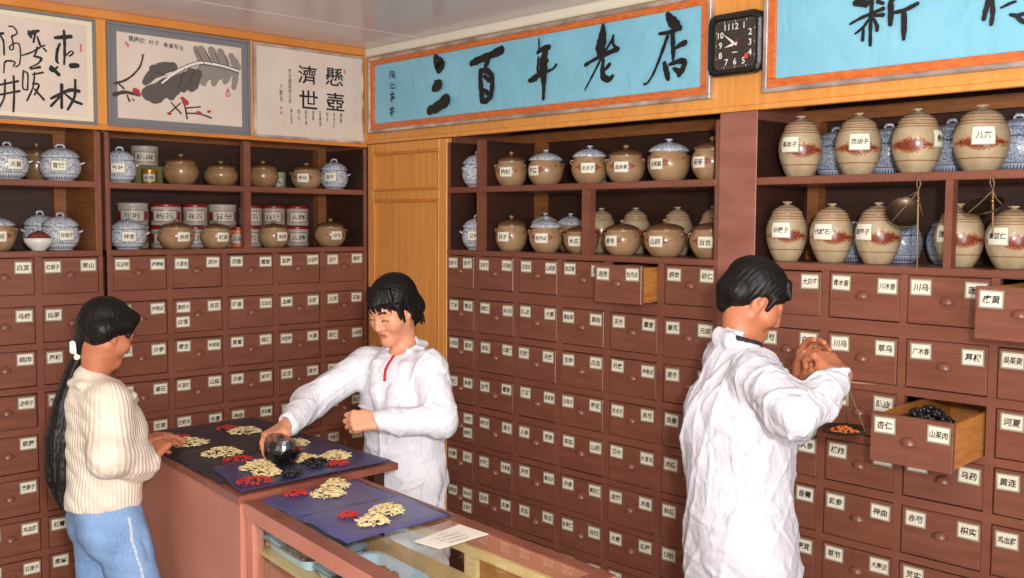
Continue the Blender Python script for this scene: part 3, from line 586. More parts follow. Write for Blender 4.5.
JARS = [
 ('tureen', 'A', 'u', -1.675, .13, .152, .165, 22, '大黄', 'blue-and-white tureen cut by the left edge, upper shelf of the back wall'),
 ('tureen', 'A', 'u', -1.470, .12, .154, .165, -5, '青黛', 'blue-and-white tureen on the upper shelf, just left of the dark joint between the cabinets'),
 ('brown', 'A', 'u', -1.510, .285, .165, .120, None, '', 'dim brown jar behind and between the two tureens of the far left upper shelf'),
 ('bluelid', 'A', 'l', -1.720, .15, .147, .155, 9, '紫苏', 'brown jar under a blue-and-white lid, cut by the left edge, beside the white bowl'),
 ('tureen', 'A', 'l', -1.470, .14, .158, .155, 19, '珍珠母', 'blue-and-white tureen right of the white bowl on the lower left shelf'),
 ('tureen', 'A', 'l', -1.500, .295, .165, .140, None, '', 'blue-and-white tureen half hidden behind the tureen next to the white bowl'),
 ('tureen', 'A', 'u', -1.220, .12, .157, .138, -7, '竹叶', 'blue-and-white tureen at the left end of the upper shelf, beside a small gold tin'),
 ('brown', 'A', 'u', -.941, .12, .141, .158, None, '', 'unlabelled glossy brown jar with raised lugs, right of the gold tin on the upper shelf'),
 ('brown', 'A', 'u', -.745, .12, .118, .160, None, '', 'squat unlabelled brown jar left of the thin upright on the upper back shelf'),
 ('brown', 'A', 'u', -.525, .12, .128, .150, None, '', 'unlabelled brown jar just right of the thin upright on the upper back shelf'),
 ('brown', 'A', 'u', -.284, .12, .129, .152, -14, '菊花', 'labelled brown jar left of the last tureen before the corner, upper back shelf'),
 ('tureen', 'A', 'u', -.108, .14, .157, .145, -15, '香附', 'blue-and-white tureen nearest the corner on the upper shelf of the back wall'),
 ('tureen', 'A', 'l', -1.190, .12, .142, .158, 3, '神曲', 'blue-and-white tureen at the left end of the lower shelf, in front of the tins'),
 ('brown', 'A', 'l', -.968, .12, .134, .162, 25, '合欢', 'larger labelled brown jar in front of red-lidded tins, beside the left tureen'),
 ('brown', 'A', 'l', -.773, .12, .128, .148, 26, '红曲', 'labelled brown jar between a larger brown jar and the small red and blue tin'),
 ('brown', 'A', 'l', -.470, .12, .130, .150, 35, '枳壳', 'labelled brown jar right of the thin upright, in front of red-lidded tins'),
 ('brown', 'A', 'l', -.145, .12, .140, .160, 25, '白芍', 'labelled brown jar alone near the corner on the lower back shelf'),
 ('tureen', 'B', 'u', -.738, .10, .168, .150, None, '', 'blue-and-white tureen in the narrow upper bay next to the yellow door'),
 ('tureen', 'B', 'l', -.738, .10, .162, .150, -14, '艾叶', 'blue-and-white tureen with a yellowed label in the narrow lower bay by the yellow door'),
 ('brown', 'B', 'u', -.952, .11, .156, .146, -21, '枸杞', 'all-brown jar first on the upper shelf right of the narrow bay'),
 ('bluelid', 'B', 'u', -1.160, .12, .154, .158, -45, '芦荟', 'brown jar with blue-and-white lid and its label turned far to the left, upper shelf'),
 ('bluelid', 'B', 'u', -1.417, .12, .159, .155, -6, '女贞子', 'brown jar with blue-and-white lid, label facing forward, middle of the upper shelf'),
 ('brown', 'B', 'u', -1.612, .12, .153, .160, -14, '血余炭', 'brown-lidded jar between two jars with blue-and-white lids on the upper shelf'),
 ('bluelid', 'B', 'u', -1.828, .12, .164, .166, -37, '五灵脂', 'largest brown jar with blue-and-white lid, second from the broad post, upper shelf'),
 ('brown', 'B', 'u', -2.030, .12, .162, .157, -42, '茯苓', 'brown-lidded jar half cut by the broad post on the upper shelf'),
 ('bluejar', 'B', 'u', -1.290, .285, .140, .150, None, '', 'dark blue jar glimpsed behind the gap between two blue-lidded jars, upper shelf'),
 ('brown', 'B', 'l', -.955, .11, .159, .148, -32, '诃子', 'brown-lidded jar first on the lower shelf right of the narrow bay'),
 ('bluelid', 'B', 'l', -1.165, .12, .152, .150, -17, '牡丹皮', 'labelled jar with blue-and-white lid, front row of the lower shelf'),
 ('bluelid', 'B', 'l', -1.005, .275, .172, .135, None, '', 'blue-and-white lid showing behind the left side of the front blue-lidded jar, lower shelf'),
 ('bluelid', 'B', 'l', -1.150, .290, .169, .135, None, '', 'blue-and-white lid showing behind the right side of the front blue-lidded jar, lower shelf'),
 ('brown', 'B', 'l', -1.365, .13, .127, .150, -26, '木瓜', 'brown jar standing behind the thin upright of the lower shelf'),
 ('brown', 'B', 'l', -1.599, .12, .141, .157, -38, '麦冬', 'labelled brown jar first to the right of the thin upright, lower shelf'),
 ('brown', 'B', 'l', -1.817, .12, .145, .166, -28, '山药', 'widest labelled brown jar, second right of the thin upright, lower shelf'),
 ('brown', 'B', 'l', -2.028, .12, .147, .155, -14, '百合', 'labelled brown jar half cut by the broad post on the lower shelf'),
 ('egg', 'B', 'l', -1.330, .295, .193, .130, None, '', 'egg-shaped jar behind the thin upright, back row of the lower shelf'),
 ('egg', 'B', 'l', -1.522, .295, .193, .130, None, '', 'egg-shaped jar whose top shows above the first brown jar right of the thin upright'),
 ('egg', 'B', 'l', -1.741, .295, .195, .130, None, '', 'egg-shaped jar whose top shows behind the widest brown jar of the lower shelf'),
 ('egg', 'B', 'l', -1.918, .295, .197, .126, None, '', 'egg-shaped jar in the back row, closest to the broad post'),
 ('egg', 'B', 'u', -2.392, .125, .213, .150, -30, '菟丝子', 'tall egg-shaped jar beside the broad post on the top right shelf'),
 ('egg', 'B', 'u', -2.603, .13, .208, .150, 3, '芫胡子', 'tall egg-shaped jar with flower band and central label, second from the post, top right shelf'),
 ('egg', 'B', 'u', -2.801, .13, .207, .155, 64, '桑叶', 'tall egg-shaped jar showing its bare red flower band, label turned away, top right shelf'),
 ('egg', 'B', 'u', -3.000, .13, .203, .163, 4, '儿茶', 'largest tall egg-shaped jar with a big label, farthest right on the top right shelf'),
 ('bluejar', 'B', 'u', -2.430, .300, .182, .150, None, '', 'blue-and-white jar behind the gap beside the egg jar by the post, top right shelf'),
 ('bluejar', 'B', 'u', -2.625, .300, .182, .150, None, '', 'blue-and-white jar between the second and third egg jars, top right shelf'),
 ('bluejar', 'B', 'u', -2.838, .300, .183, .150, None, '', 'blue-and-white jar behind the gap left of the largest egg jar, top right shelf'),
 ('bluejar', 'B', 'u', -3.045, .300, .185, .150, None, '', 'blue-and-white jar at the right edge behind the largest egg jar, top right shelf'),
 ('egg', 'B', 'l', -2.352, .115, .207, .144, -17, '沙蒺子', 'egg-shaped jar by the broad post on the lower right shelf'),
 ('egg', 'B', 'l', -2.515, .13, .199, .146, -25, '代赭石', 'egg-shaped jar second from the post on the lower right shelf, flower band under its label'),
 ('egg', 'B', 'l', -2.681, .13, .201, .147, -42, '葫芦子', 'egg-shaped jar with flower band right of its label, just left of the hanging scale'),
 ('egg', 'B', 'l', -2.945, .13, .195, .148, -35, '莲子', 'egg-shaped jar standing behind the thin pink upright, lower right shelf'),
 ('egg', 'B', 'l', -3.106, .12, .186, .155, -34, '薏苡仁', 'egg-shaped jar at the right edge, under the pan of the second hanging scale'),
 ('bluejar', 'B', 'l', -2.507, .305, .137, .133, None, '', 'blue-and-white jar behind the second and third egg jars, lower right shelf'),
 ('bluejar', 'B', 'l', -2.680, .305, .151, .135, None, '', 'blue-and-white jar behind the hanging scale pan, lower right shelf'),
 ('bluejar', 'B', 'l', -2.840, .300, .158, .139, None, '', 'pale blue-and-white jar left of the thin pink upright, in the back row'),
]
GRP = {'egg': 'egg-shaped jars', 'brown': 'round brown jars', 'bluelid': 'round brown jars', 'tureen': 'blue and white tureens', 'bluejar': 'blue and white jars in the back rows'}
for k, wl, sh, u, d, h, w, tn, tx, lb in JARS: jar(k, wl, sh, u, d, h, w, tn, tx, lb, GRP[k])

# bowl with its dried content
r = root('white_bowl', (-1.584, .06, Z_LOW+EPS), 'white porcelain bowl heaped with dark red herbs on the lower left shelf', 'bowl')
MB().lathe([(.026, 0), (.028, .006), (.040, .016), (.054, .034), (.058, .052), (.056, .052), (.051, .036), (.036, .018), (.01, .014)], 28).build('bowl_shell', 'porcelain', r, False)
def heap(mb, c, rx, ry, h, n, rod, mi=0, seed=1, flat=.6, rr=None):
    """a loose pile: small rods scattered over a mound"""
    g = random.Random(seed)
    for k in range(n):
        a = g.random()*2*PI; q = math.sqrt(g.random()); x, y = q*math.cos(a)*rx, q*math.sin(a)*ry
        z = h*max(0, 1-q*q)*g.uniform(.35, 1)+rod[1]*.9; L = rod[0]*g.uniform(.6, 1.2); b = g.random()*PI; t = g.uniform(-.35, .35)*flat
        dv = Vector((math.cos(b)*math.cos(t), math.sin(b)*math.cos(t), math.sin(t)))*L/2; p = Vector((c[0]+x, c[1]+y, c[2]+max(z, abs(dv.z)+rod[1])))
        if rr: mb.ball(p, (L/2, rod[1]*1.1, rod[1]), mi, None, 7, 4)
        else: mb.tube([p-dv, p+Vector((0, 0, L*.06)), p+dv], [rod[1]*.8, rod[1], rod[1]*.7], 5, mi)
    return mb
mb = heap(MB().lathe([(.052, .034), (.050, .045), (.036, .066), (.015, .078), (.003, .081)], 20), (0, 0, .040), .048, .048, .038, 120, (.016, .004), 0, 5)
o = tag(link('dried_herb_heap', mb.mesh('dried_herb_heap', 'dried_red')), 'heap of dark red dried herb filling the white porcelain bowl', 'dried herb', kind='stuff'); o.location = (-1.584, .06, Z_LOW+EPS)

# tins at the back of the back-wall shelves
def tin(u, d, z, h, rad, lid, text, label, body='tin_white', extra='tin_red', wall='A', group='round tins on the back wall shelves'):
    z += EPS; r = root('round_tin', (u, d, z), label, 'tin', group); v = CAM-Vector((u, d, z)); r.rotation_euler = (0, 0, math.atan2(v.y, v.x)+PI/2+rnd.uniform(-.15, .15))
    MB().lathe([(rad*.97, 0), (rad, .003), (rad, h*.82), (rad*.985, h*.84)], 30).build('body', body, r, False)
    MB().lathe([(rad*1.02, h*.83), (rad*1.03, h*.845), (rad*1.03, h*.97), (rad*1.0, h*.985), (rad*.95, h*.985), (rad*.93, h*.97), (.002, h*.972)], 30).build('lid', lid, r, False)
    m = MB(); nx = 12
    for mi, hw, hh, o in ((1, rad*.85, h*.27, 0), (0, rad*.78, h*.23, .0004)):
        m.add([(-hw+2*hw*i/nx, -hh+2*hh*j, o) for j in range(2) for i in range(nx+1)], [(i, i+1, nx+2+i, nx+1+i) for i in range(nx)], mi, True)
    for sx in (-1, 1): m.add([(sx*rad*1.05-.012, -h*.2, 0), (sx*rad*1.05+.012, -h*.2, 0), (sx*rad*1.05+.012, h*.2, 0), (sx*rad*1.05-.012, h*.2, 0)], [(0, 1, 2, 3)], 3)
    write(m, text, Matrix.Translation((0, 0, .0008)), w=rad*1.2, h=h*.26, mi=2, bold=.02)
    for i, p in enumerate(m.v): a = p.x/rad; R = rad+p.z+.0008; m.v[i] = Vector((R*math.sin(a), -R*math.cos(a), h*.42+p.y))
    link('printed_label', m.mesh('printed_label', ['tin_paper', 'tin_brown', 'ink', extra]), r)
    return r
TINS = [(-1.098, .137, '茶叶', 'behind the left tureen'), (-.940, .141, '药茶', 'behind the larger brown jar'), (-.796, .118, '花茶', 'between the two brown jars'),
        (-.655, .137, '甘菊', 'above the small red and blue tin'), (-.505, .118, '清茶', 'right of the thin upright'), (-.374, .116, '百草', 'second right of the thin upright'), (-.238, .118, '天麻', 'nearest the corner')]
for i, (u, w, t, s) in enumerate(TINS):
    for lv in (0, 1):
        lidm = 'tin_red' if i in (1, 2, 5, 6, 4) else 'tin_white'; c = 'red-lidded' if lidm == 'tin_red' else 'white-lidded'
        tin(u, .285, Z_LOW+lv*.104, .1030, w/2*.97, lidm, t, '%s tin %s, %s' % (c, 'on top of its stack' if lv else 'under another tin', s))
tin(-.633, .17, Z_LOW, .100, .034, 'tin_red', '人参', 'small red, blue and orange tin in front of the stacked tins', 'tin_orange', 'tin_blue')
r = root('card_box', (-1.035, .29, Z_UP+EPS), 'olive green card box under a round white tin on the upper back shelf', 'box')
m = MB().box((-.065, -.045, 0), (.065, .045, .082), 0, None, .002); m.build('carton', 'green_card', r, False)
MB().box((-.067, -.047, .070), (.067, .047, .086), 0, None, .002).build('lid', 'green_card', r, False)
tin(-1.035, .29, Z_UP+.088, .090, .060, 'tin_white', '陈皮', 'round white tin standing on the green card box, upper back shelf')
tin(-1.066, .17, Z_UP, .068, .033, 'gold_tin', '珍珠', 'small gold tin between the tureen and the glossy brown jar, upper back shelf', 'gold_tin', 'tin_brown')
for u, s in ((-.835, 'between the two unlabelled brown jars, upper back shelf'), (-.635, 'behind the thin upright, upper back shelf'), (-.345, 'left of the labelled brown jar, upper back shelf')):
    tin(u, .285, Z_UP, .085, .036, 'tin_green', '丸', 'small pale green tin '+s, 'tin_green', 'tin_blue')

# hand scales hanging from the right-hand shelf
plain('scale_iron', (74, 58, 44), .3, metal=.75); plain('cord', (120, 96, 70), .8); plain('beam_wood', (150, 112, 70), .5); plain('brass', (150, 108, 60), .3, metal=.8)
def pan_mesh(rad=.07, dep=.016):
    return MB().lathe([(.002, -dep), (rad*.5, -dep*.9), (rad*.85, -dep*.5), (rad, 0), (rad*1.02, .002), (rad*.98, .002), (rad*.82, -dep*.4), (rad*.45, -dep*.75), (.002, -dep*.82)], 32)
def hanging_scale(u, zhook, pan_u, pan_d, pan_z, tilt, beam_u, beam_len, label, rad=.055):
    r = root('hand_scale', (-.006, u, zhook-.2), label, 'scale', 'hand scales hanging from the shelf')
    hk = Vector((-.004, u, zhook))
    R = Matrix.Translation((pan_d, pan_u, pan_z)) @ tilt
    m = pan_mesh(rad); m.v = [R @ p for p in m.v]; m.build('pan', 'scale_iron', r)
    kn = Vector((-.006, beam_u, zhook-.045))
    for k in range(3):
        a = 2*PI*k/3+.5; p = R @ Vector((rad*.98*math.cos(a), rad*.98*math.sin(a), 0)); MB().tube([kn, (kn+p)/2+Vector((0, .002, -.004)), p], .0013, 5).build('cord', 'cord', r)
    MB().tube([hk+Vector((.012, 0, -.004)), hk+Vector((.006, .004, .006)), hk+Vector((-.004, 0, .002)), (hk+kn)/2+Vector((0, .006, 0)), kn, (hk+kn)/2+Vector((0, -.006, 0)), hk+Vector((-.003, -.003, -.002))], .0022, 6).build('cord_loop', 'cord', r)
    MB().tube([kn, kn+Vector((0, -.002, -beam_len/2)), kn+Vector((0, -.004, -beam_len))], [.003, .0028, .002], 7).build('beam', 'beam_wood', r)
    MB().ball(kn+Vector((0, 0, -.03)), (.006, .006, .007)).build('bead', 'brass', r)
hanging_scale(-2.873, 1.895, -2.822, .018, 1.788, Matrix.Rotation(-.95, 4, 'Y') @ Matrix.Rotation(.42, 4, 'X'), -2.873, .235, 'hand scale with dark pan hanging left of the thin pink upright, lower right shelf')
hanging_scale(-3.085, 1.893, -3.062, .005, 1.806, Matrix.Rotation(-.5, 4, 'Y') @ Matrix.Rotation(-.05, 4, 'X'), -3.092, .125, 'hand scale whose pan hangs over the jar at the right edge')
# ------------------------------------------------------------------ pictures, banners, clock on the header boards
def frame_rects(mb, x0, x1, z0, z1, w, d0, d1, mi, wall):
    for a, b, c, d in ((x0, x1, z1-w, z1), (x0, x1, z0, z0+w), (x0, x0+w, z0+w, z1-w), (x1-w, x1, z0+w, z1-w)):
        if wall == 'A': mb.box((a, -d0, c), (b, -d1, d), mi, None, .002)
        else: mb.box((-d0, a, c), (-d1, b, d), mi, None, .002)
def picture(x0, x1, z0, z1, label, mount, mw, paper, frame):
    r = root('framed_picture', ((x0+x1)/2, -.002, z0), label, 'picture', 'framed works on the back wall header')
    m = MB(); frame_rects(m, x0, x1, z0, z1, .012, .0, .020, 0, 'A'); m.build('frame', frame, r)
    MB().box((x0+.011, -.001, z0+.011), (x1-.011, -.010, z1-.011)).build('mount', mount, r)
    s = MB(); M = plane_A((x0+x1)/2, (z0+z1)/2, .0105); a, b = (x1-x0)/2-.012-mw[0], (z1-z0)/2-.012-mw[1]
    s.add([(-a, -b, 0), (a, -b, 0), (a, b, 0), (-a, b, 0)], [(0, 1, 2, 3)], 0, False, M)
    return r, s
INKS = ['silk_paper', 'ink', 'ink_grey', 'ink_pale', 'ink_brown', 'plum_red', 'seal_red', 'paper']
# calligraphy scroll at the left edge
r, s = picture(-2.01, -1.366, 2.140, 2.572, 'framed scroll of large running-script calligraphy on cream paper, cut by the left edge', 'mount_cream', (.022, .018), 'paper', 'mount_grey')
brush(s, [[(x, y, max(w*1.15, 6)) for x, y, w in k] for k in STROKES['F1']], plane_A(-1.68, 2.37, .0108), 1)
brush(s, [[(256, 92, 9), (256, 66, 9)]], plane_A(-1.68, 2.37, .0108), 6)
s.build('calligraphy_sheet', INKS, r)
# ink painting: banana leaf and plum twigs
r, s = picture(-1.319, -.662, 2.140, 2.574, 'framed ink painting of a banana leaf and plum twigs on a grey mount', 'mount_grey', (.030, .026), 'paper', 'mount_grey')
P2 = plane_A(-.99, 2.36, .0108)
for key, mi, lf in (('F2l', 3, .000012), ('F2d', 2, .00002), ('F2m', 7, .00036), ('F2v', 1, .0004), ('F2b', 4, .00005), ('F2r', 5, .0006), ('F2s', 6, .0006)):
    brush(s, [[(x, y, w*(1.7 if key == 'F2b' else 1.5 if key == 'F2l' else 1)) for x, y, w in k] for k in STROKES[key]], P2 @ Matrix.Translation((0, 0, 0 if lf < .0001 else lf)), mi, .001, min(lf, .00003))
for i, ch in enumerate('蕉庵农时于春暮写生'):
    write(s, ch, plane_A(-1.215+.024*i+(.016 if i > 2 else 0)+(.016 if i > 4 else 0), 2.513-.0015*i, .0112), h=.024 if i < 3 else .02, mi=1, bold=.01)
s.build('painting_sheet', INKS, r)
# clerical-script scroll in the corner
r, s = picture(-.644, -.030, 2.138, 2.572, 'framed pale scroll with four bold clerical characters, next to the corner', 'silk_paper', (.014, .010), 'silk_paper', 'aluminium')
for ch, x, z in (('懸', -.202, 2.457), ('壺', -.197, 2.336), ('濟', -.355, 2.451), ('世', -.350, 2.333)): write(s, ch, plane_A(x, z, .0112), w=.104, h=.088, mi=1, bold=.012)
for t, x, z, h in (('岁次庚辰年三月', -.452, 2.388, .165), ('八龄书', -.500, 2.352, .085)):
    write(s, t, plane_A(x, z, .0112), w=.017, h=h, mi=1, bold=.01, stack=True)
for i, t in enumerate(('悬壶', '济世仁', '妙手', '回春堂', '百草', '良方本', '同心', '养生记')):
    write(s, t, plane_A(-.165-.040*i, 2.258-.012*(i % 2), .0112), w=.013, h=.024*len(t), mi=1, bold=.01, stack=True)
brush(s, [[(-500, 286, 9), (-500, 278, 9)], [(-500, 262, 9), (-500, 254, 9)], [(-143, 496, 9), (-143, 480, 9)]], plane_A(0, 2.0, .0112), 6)
s.build('calligraphy_sheet', INKS, r)
# sky-blue banners on the right wall
def banner(y0, y1, z0, z1, zb0, zb1, label, strokes, cy, sig=None):
    r = root('shop_banner', (-.002, (y0+y1)/2, z0), label, 'banner', 'blue shop banners')
    m = MB(); frame_rects(m, y1, y0, z0, z1, .016, .0, .030, 0, 'B'); m.build('frame', 'aluminium', r)
    m = MB(); frame_rects(m, y1+.015, y0-.015, z0+.015, z1-.010 if z1-.010 > zb1 else z1, .030, .0, .024, 0, 'B'); m.build('wooden_border', 'frame_orange', r)
    m = MB(); n = 60; vs = []; g = random.Random(4)
    a, b = y0-.034, y1+.034
    for j in range(9):                                     # gently rippled cloth
        for i in range(n+1):
            t, u = i/n, j/8
            e = min(1, 6*t, 6*(1-t), 4*u, 4*(1-u))
            vs.append((-.016-.0035*e*(math.sin(9*t+4*u)+.6*math.sin(23*t-7*u)), a+(b-a)*t, zb0+(zb1-zb0)*u))
    m.add(vs, [(j*(n+1)+i, j*(n+1)+i+1, (j+1)*(n+1)+i+1, (j+1)*(n+1)+i) for j in range(8) for i in range(n)], 0, True)
    P = plane_B(cy, 2.385, .0235)
    brush(m, [[(x, y, w*1.22) for x, y, w in k] for k in strokes], P, 1)
    if sig: brush(m, [[(x, y, max(w*1.3, 6)) for x, y, w in k] for k in sig], P, 1)
    m.build('cloth', ['banner_blue', 'ink'], r)
banner(-.046, -2.118, 2.190, 2.563, 2.222, 2.545, 'long sky-blue banner with five large brush characters, between the corner and the clock', STROKES['B1'], -1.08, STROKES['SIG'])
banner(-2.332, -3.90, 2.190, 2.563, 2.222, 2.545, 'sky-blue banner right of the clock with large brush characters, cut by the frame', STROKES['B2'], -2.92)
# wall clock, hung in the gap between the banners
plain('clock_case', (26, 26, 24), .25); plain('clock_face', (58, 50, 46), .35); plain('clock_white', (232, 226, 214), .5); plain('clock_red', (214, 70, 52), .4)
r = root('wall_clock', (-.001, -2.222, 2.37), 'black square wall clock with cut corners and white numerals between the blue banners', 'clock')
CP = Matrix.Translation((-.004, -2.222, 2.368)) @ Matrix.Rotation(-PI/2, 4, 'Z') @ Matrix.Rotation(PI/2, 4, 'X')
def octo(w, h, c): return [(w, h-c), (w-c*.3, h-c*.3), (w-c, h), (-w+c, h), (-w+c*.3, h-c*.3), (-w, h-c), (-w, -h+c), (-w+c*.3, -h+c*.3), (-w+c, -h), (w-c, -h), (w-c*.3, -h+c*.3), (w, -h+c)]
m = MB(); rings = [(octo(.106, .104, .03), -.0), (octo(.110, .108, .03), .02), (octo(.108, .106, .03), .034), (octo(.100, .098, .027), .040), (octo(.090, .088, .022), .038), (octo(.086, .084, .02), .026)]
vs = [(p[0], p[1], z) for o_, z in rings for p in o_]; fs = [(j*12+k, j*12+(k+1) % 12, (j+1)*12+(k+1) % 12, (j+1)*12+k) for j in range(5) for k in range(12)]
m.add(vs, fs+[tuple(range(11, -1, -1))], 0, False, CP); m.build('case', 'clock_case', r)
m = MB(); m.prism(octo(.0868, .0848, .02), .020, .026, 0, CP)
for k in range(1, 13):
    a = PI/2-2*PI*k/12; x, y = math.cos(a), math.sin(a); s_ = .060/max(abs(x), abs(y), .82)
    write(m, str(k), CP @ Matrix.Translation((x*s_, y*s_, .0264)), h=.022, mi=1, bold=.01)
for k in range(60):
    a = 2*PI*k/60; x, y = math.cos(a), math.sin(a); s_ = .0775/max(abs(x), abs(y)); l = .003 if k % 5 == 0 else .0012
    m.add([(x*s_-l*.4, y*s_-l, .0263), (x*s_+l*.4, y*s_-l, .0263), (x*s_+l*.4, y*s_+l, .0263), (x*s_-l*.4, y*s_+l, .0263)], [(0, 1, 2, 3)], 1, False, CP)
m.add([(-.012, -.030, .0263), (.010, -.030, .0263), (.010, -.027, .0263), (-.012, -.027, .0263)], [(0, 1, 2, 3)], 1, False, CP)
m.build('dial', ['clock_face', 'clock_white'], r)
def hand_(ang, ln, w, z, mat, name, tail=.010):
    a = math.radians(ang); d = Vector((math.sin(a), math.cos(a))); n_ = Vector((d.y, -d.x))
    pts = [-d*tail-n_*w*.5, -d*tail+n_*w*.5, d*ln*.25+n_*w, d*ln, d*ln*.25-n_*w]
    MB().prism([(p.x, p.y) for p in pts], z, z+.001, 0, CP).build(name, mat, r)
hand_(258, .044, .0050, .0275, 'clock_white', 'hour_hand'); hand_(308, .060, .0040, .0290, 'clock_white', 'minute_hand'); hand_(48, .030, .0012, .0305, 'clock_red', 'second_hand')
MB().prism([(.046+.0075*math.cos(2*PI*k/14), -.046+.0095*math.sin(2*PI*k/14)) for k in range(14)], .0264, .0275, 0, CP).build('red_sticker', 'clock_red', r)
# ------------------------------------------------------------------ the two counters
varied('counter_paint', (176, 108, 88), (192, 126, 104), .5, 3, (1, 1, 1), .25, .002, 22)
varied('counter_edge', (112, 62, 48), (140, 82, 64), .4, 8, (1, 1, 1), .2, .002, 30)
varied('cloth_dark', (34, 34, 44), (46, 46, 60), .45, 12, bump=.3, bdist=.002, bscale=300)
varied('cloth_navy', (46, 46, 84), (58, 58, 100), .32, 8, bump=.25, bdist=.002, bscale=300)
varied('cloth_blue', (62, 64, 112), (74, 76, 128), .30, 8, bump=.25, bdist=.002, bscale=300)
varied('herb_straw', (206, 178, 120), (232, 212, 162), .8, 60, bump=0)
plain('berry_red', (176, 34, 24), .4); plain('herb_black', (16, 14, 16), .35)
varied('herb_brown', (120, 92, 56), (176, 146, 98), .8, 50, bump=.4, bdist=.003)
varied('herb_olive', (84, 66, 44), (140, 112, 74), .8, 50, bump=.4, bdist=.003)
plain('enamel', (190, 214, 232), .15); plain('enamel_rim', (24, 34, 60), .2)
varied('pale_wood', (206, 172, 116), (226, 196, 144), .5, 3, (3, .4, 6), .1, .001); varied('slat_wood', (150, 98, 52), (186, 130, 78), .5, 5, (3, .6, 30), .15, .001)
def thin_glass(name, tint, ior):
    q = NT(name, .03); t = q.t; g = q.n('ShaderNodeBsdfGlossy'); g.inputs['Roughness'].default_value = .02; tr = q.n('ShaderNodeBsdfTransparent'); tr.inputs[0].default_value = tint
    f = q.n('ShaderNodeFresnel'); f.inputs[0].default_value = ior; m = q.n('ShaderNodeMixShader'); geo = q.n('ShaderNodeNewGeometry'); q.link(q.math('MULTIPLY', f.outputs[0], q.math('SUBTRACT', 1, geo.outputs['Backfacing'])), m.inputs[0]); q.link(tr.outputs[0], m.inputs[1]); q.link(g.outputs[0], m.inputs[2])
    q.link(m.outputs[0], t.nodes['Material Output'].inputs['Surface']); MATS[name] = q.m
thin_glass('case_glass', (.95, .98, .96, 1), 1.5); thin_glass('bowl_glass', (.66, .64, .60, 1), 2.0)
def quad_slab(m, q, z0, z1, mi=0):
    """a board whose outline is the four corners q"""
    return m.prism([(p[0], p[1]) for p in q][::1 if area2(q) > 0 else -1], z0, z1, mi)
def area2(q): return sum(a[0]*b[1]-a[1]*b[0] for a, b in zip(q, q[1:]+q[:1]))
def lerp2(a, b, t): return (a[0]+(b[0]-a[0])*t, a[1]+(b[1]-a[1])*t)
def inset(q, l, r, f, b):
    """shrink corners (FL, FR, BR, BL); l, r, f, b in metres from left, right, front, back"""
    FL, FR, BR, BL = [Vector(p[:2]) for p in q]
    ex = ((FR-FL)+(BR-BL)).normalized(); ey = ((BL-FL)+(BR-FR)).normalized()
    return [tuple(FL+ex*l+ey*f), tuple(FR-ex*r+ey*f), tuple(BR-ex*r-ey*b), tuple(BL+ex*l-ey*b)]
def wall_between(m, a, b, th, z0, z1, mi=0):
    a, b = Vector(a), Vector(b); n = (b-a).normalized(); n = Vector((-n.y, n.x))*th
    return quad_slab(m, [tuple(a), tuple(b), tuple(b+n), tuple(a+n)], z0, z1, mi)
# counter against the far drawers
K1 = [(-1.606, -1.626), (-1.013, -1.605), (-.955, -.56), (-1.50, -.58)]
r = root('counter', (-1.28, -1.1, 0), 'tall pinkish counter with dark cloths on top, between the two women', 'counter', 'shop counters')
quad_slab(MB(), K1, .928, .950).build('counter_top', 'counter_edge', r)
B1 = inset(K1, .012, .030, .012, .012)
wall_between(MB(), B1[0], B1[3], -.022, 0, .9275).build('customer_panel', 'counter_paint', r)
e0, e1 = Vector(B1[0]), Vector(B1[1]); u_ = (e1-e0).normalized()
wall_between(MB(), tuple(e0+u_*.0225), tuple(e0+u_*.40), .022, 0, .9275).build('end_panel', 'counter_paint', r)
wall_between(MB(), tuple(Vector(B1[3])+Vector((.0225, 0))), B1[2], -.022, 0, .9275).build('end_panel', 'counter_paint', r)
quad_slab(MB(), inset(B1, .024, .004, .024, .024), .48, .50).build('inner_shelf', 'shelf_inside', r)
quad_slab(MB(), inset(B1, .024, .004, .024, .024), .04, .06).build('inner_shelf', 'shelf_inside', r)
c_ = Vector(B1[1])+Vector((-.045, .02)); MB().box((c_.x, c_.y, 0), (c_.x+.04, c_.y+.04, .927)).build('corner_post', 'shelf_inside', r)
# glass showcase in front of it
ZC = .935
K2 = [(-1.712, -2.76), (-1.254, -2.76), (-1.182, -1.632), (-1.590, -1.632)]
r = root('glass_showcase', (-1.43, -2.2, 0), 'glass-topped showcase counter with pink wooden frame, nearest the camera', 'counter', 'shop counters')
I2 = inset(K2, .044, .038, .045, .03)
m = MB()
for a, b, c, d in ((0, 1, 1, 0), (1, 2, 2, 1), (2, 3, 3, 2), (3, 0, 0, 3)): quad_slab(m, [K2[a], K2[b], I2[c], I2[d]], ZC-.048, ZC-.0045, 0); quad_slab(m, [K2[a], K2[b], I2[c], I2[d]], ZC-.0045, ZC, 1)
m.build('top_frame', ['counter_paint', 'counter_edge'], r)
quad_slab(MB(), inset(K2, .036, .032, .037, .022), ZC-.008, ZC-.003).build('glass_top', 'case_glass', r)
G2 = inset(K2, .004, .004, .004, .004)
for i in range(4):
    p = Vector(inset(K2, .024, .024, .024, .024)[i]); MB().box((p.x-.018, p.y-.018, .0), (p.x+.018, p.y+.018, ZC-.0485), 0, None, .002).build('corner_post', 'counter_paint', r)
def side(a, b, t0, t1, off):
    a, b = Vector(a), Vector(b); d = (b-a); n = Vector((-d.y, d.x)).normalized()*off
    return tuple(a+d*t0+n), tuple(a+d*t1+n)
a, b = side(G2[0], G2[3], .045, .962, -.014); wall_between(MB(), a, b, -.004, .46, ZC-.049).build('glass_side', 'case_glass', r)
a, b = side(G2[0], G2[1], .10, .90, .014); wall_between(MB(), a, b, .004, .46, ZC-.049).build('glass_end', 'case_glass', r)
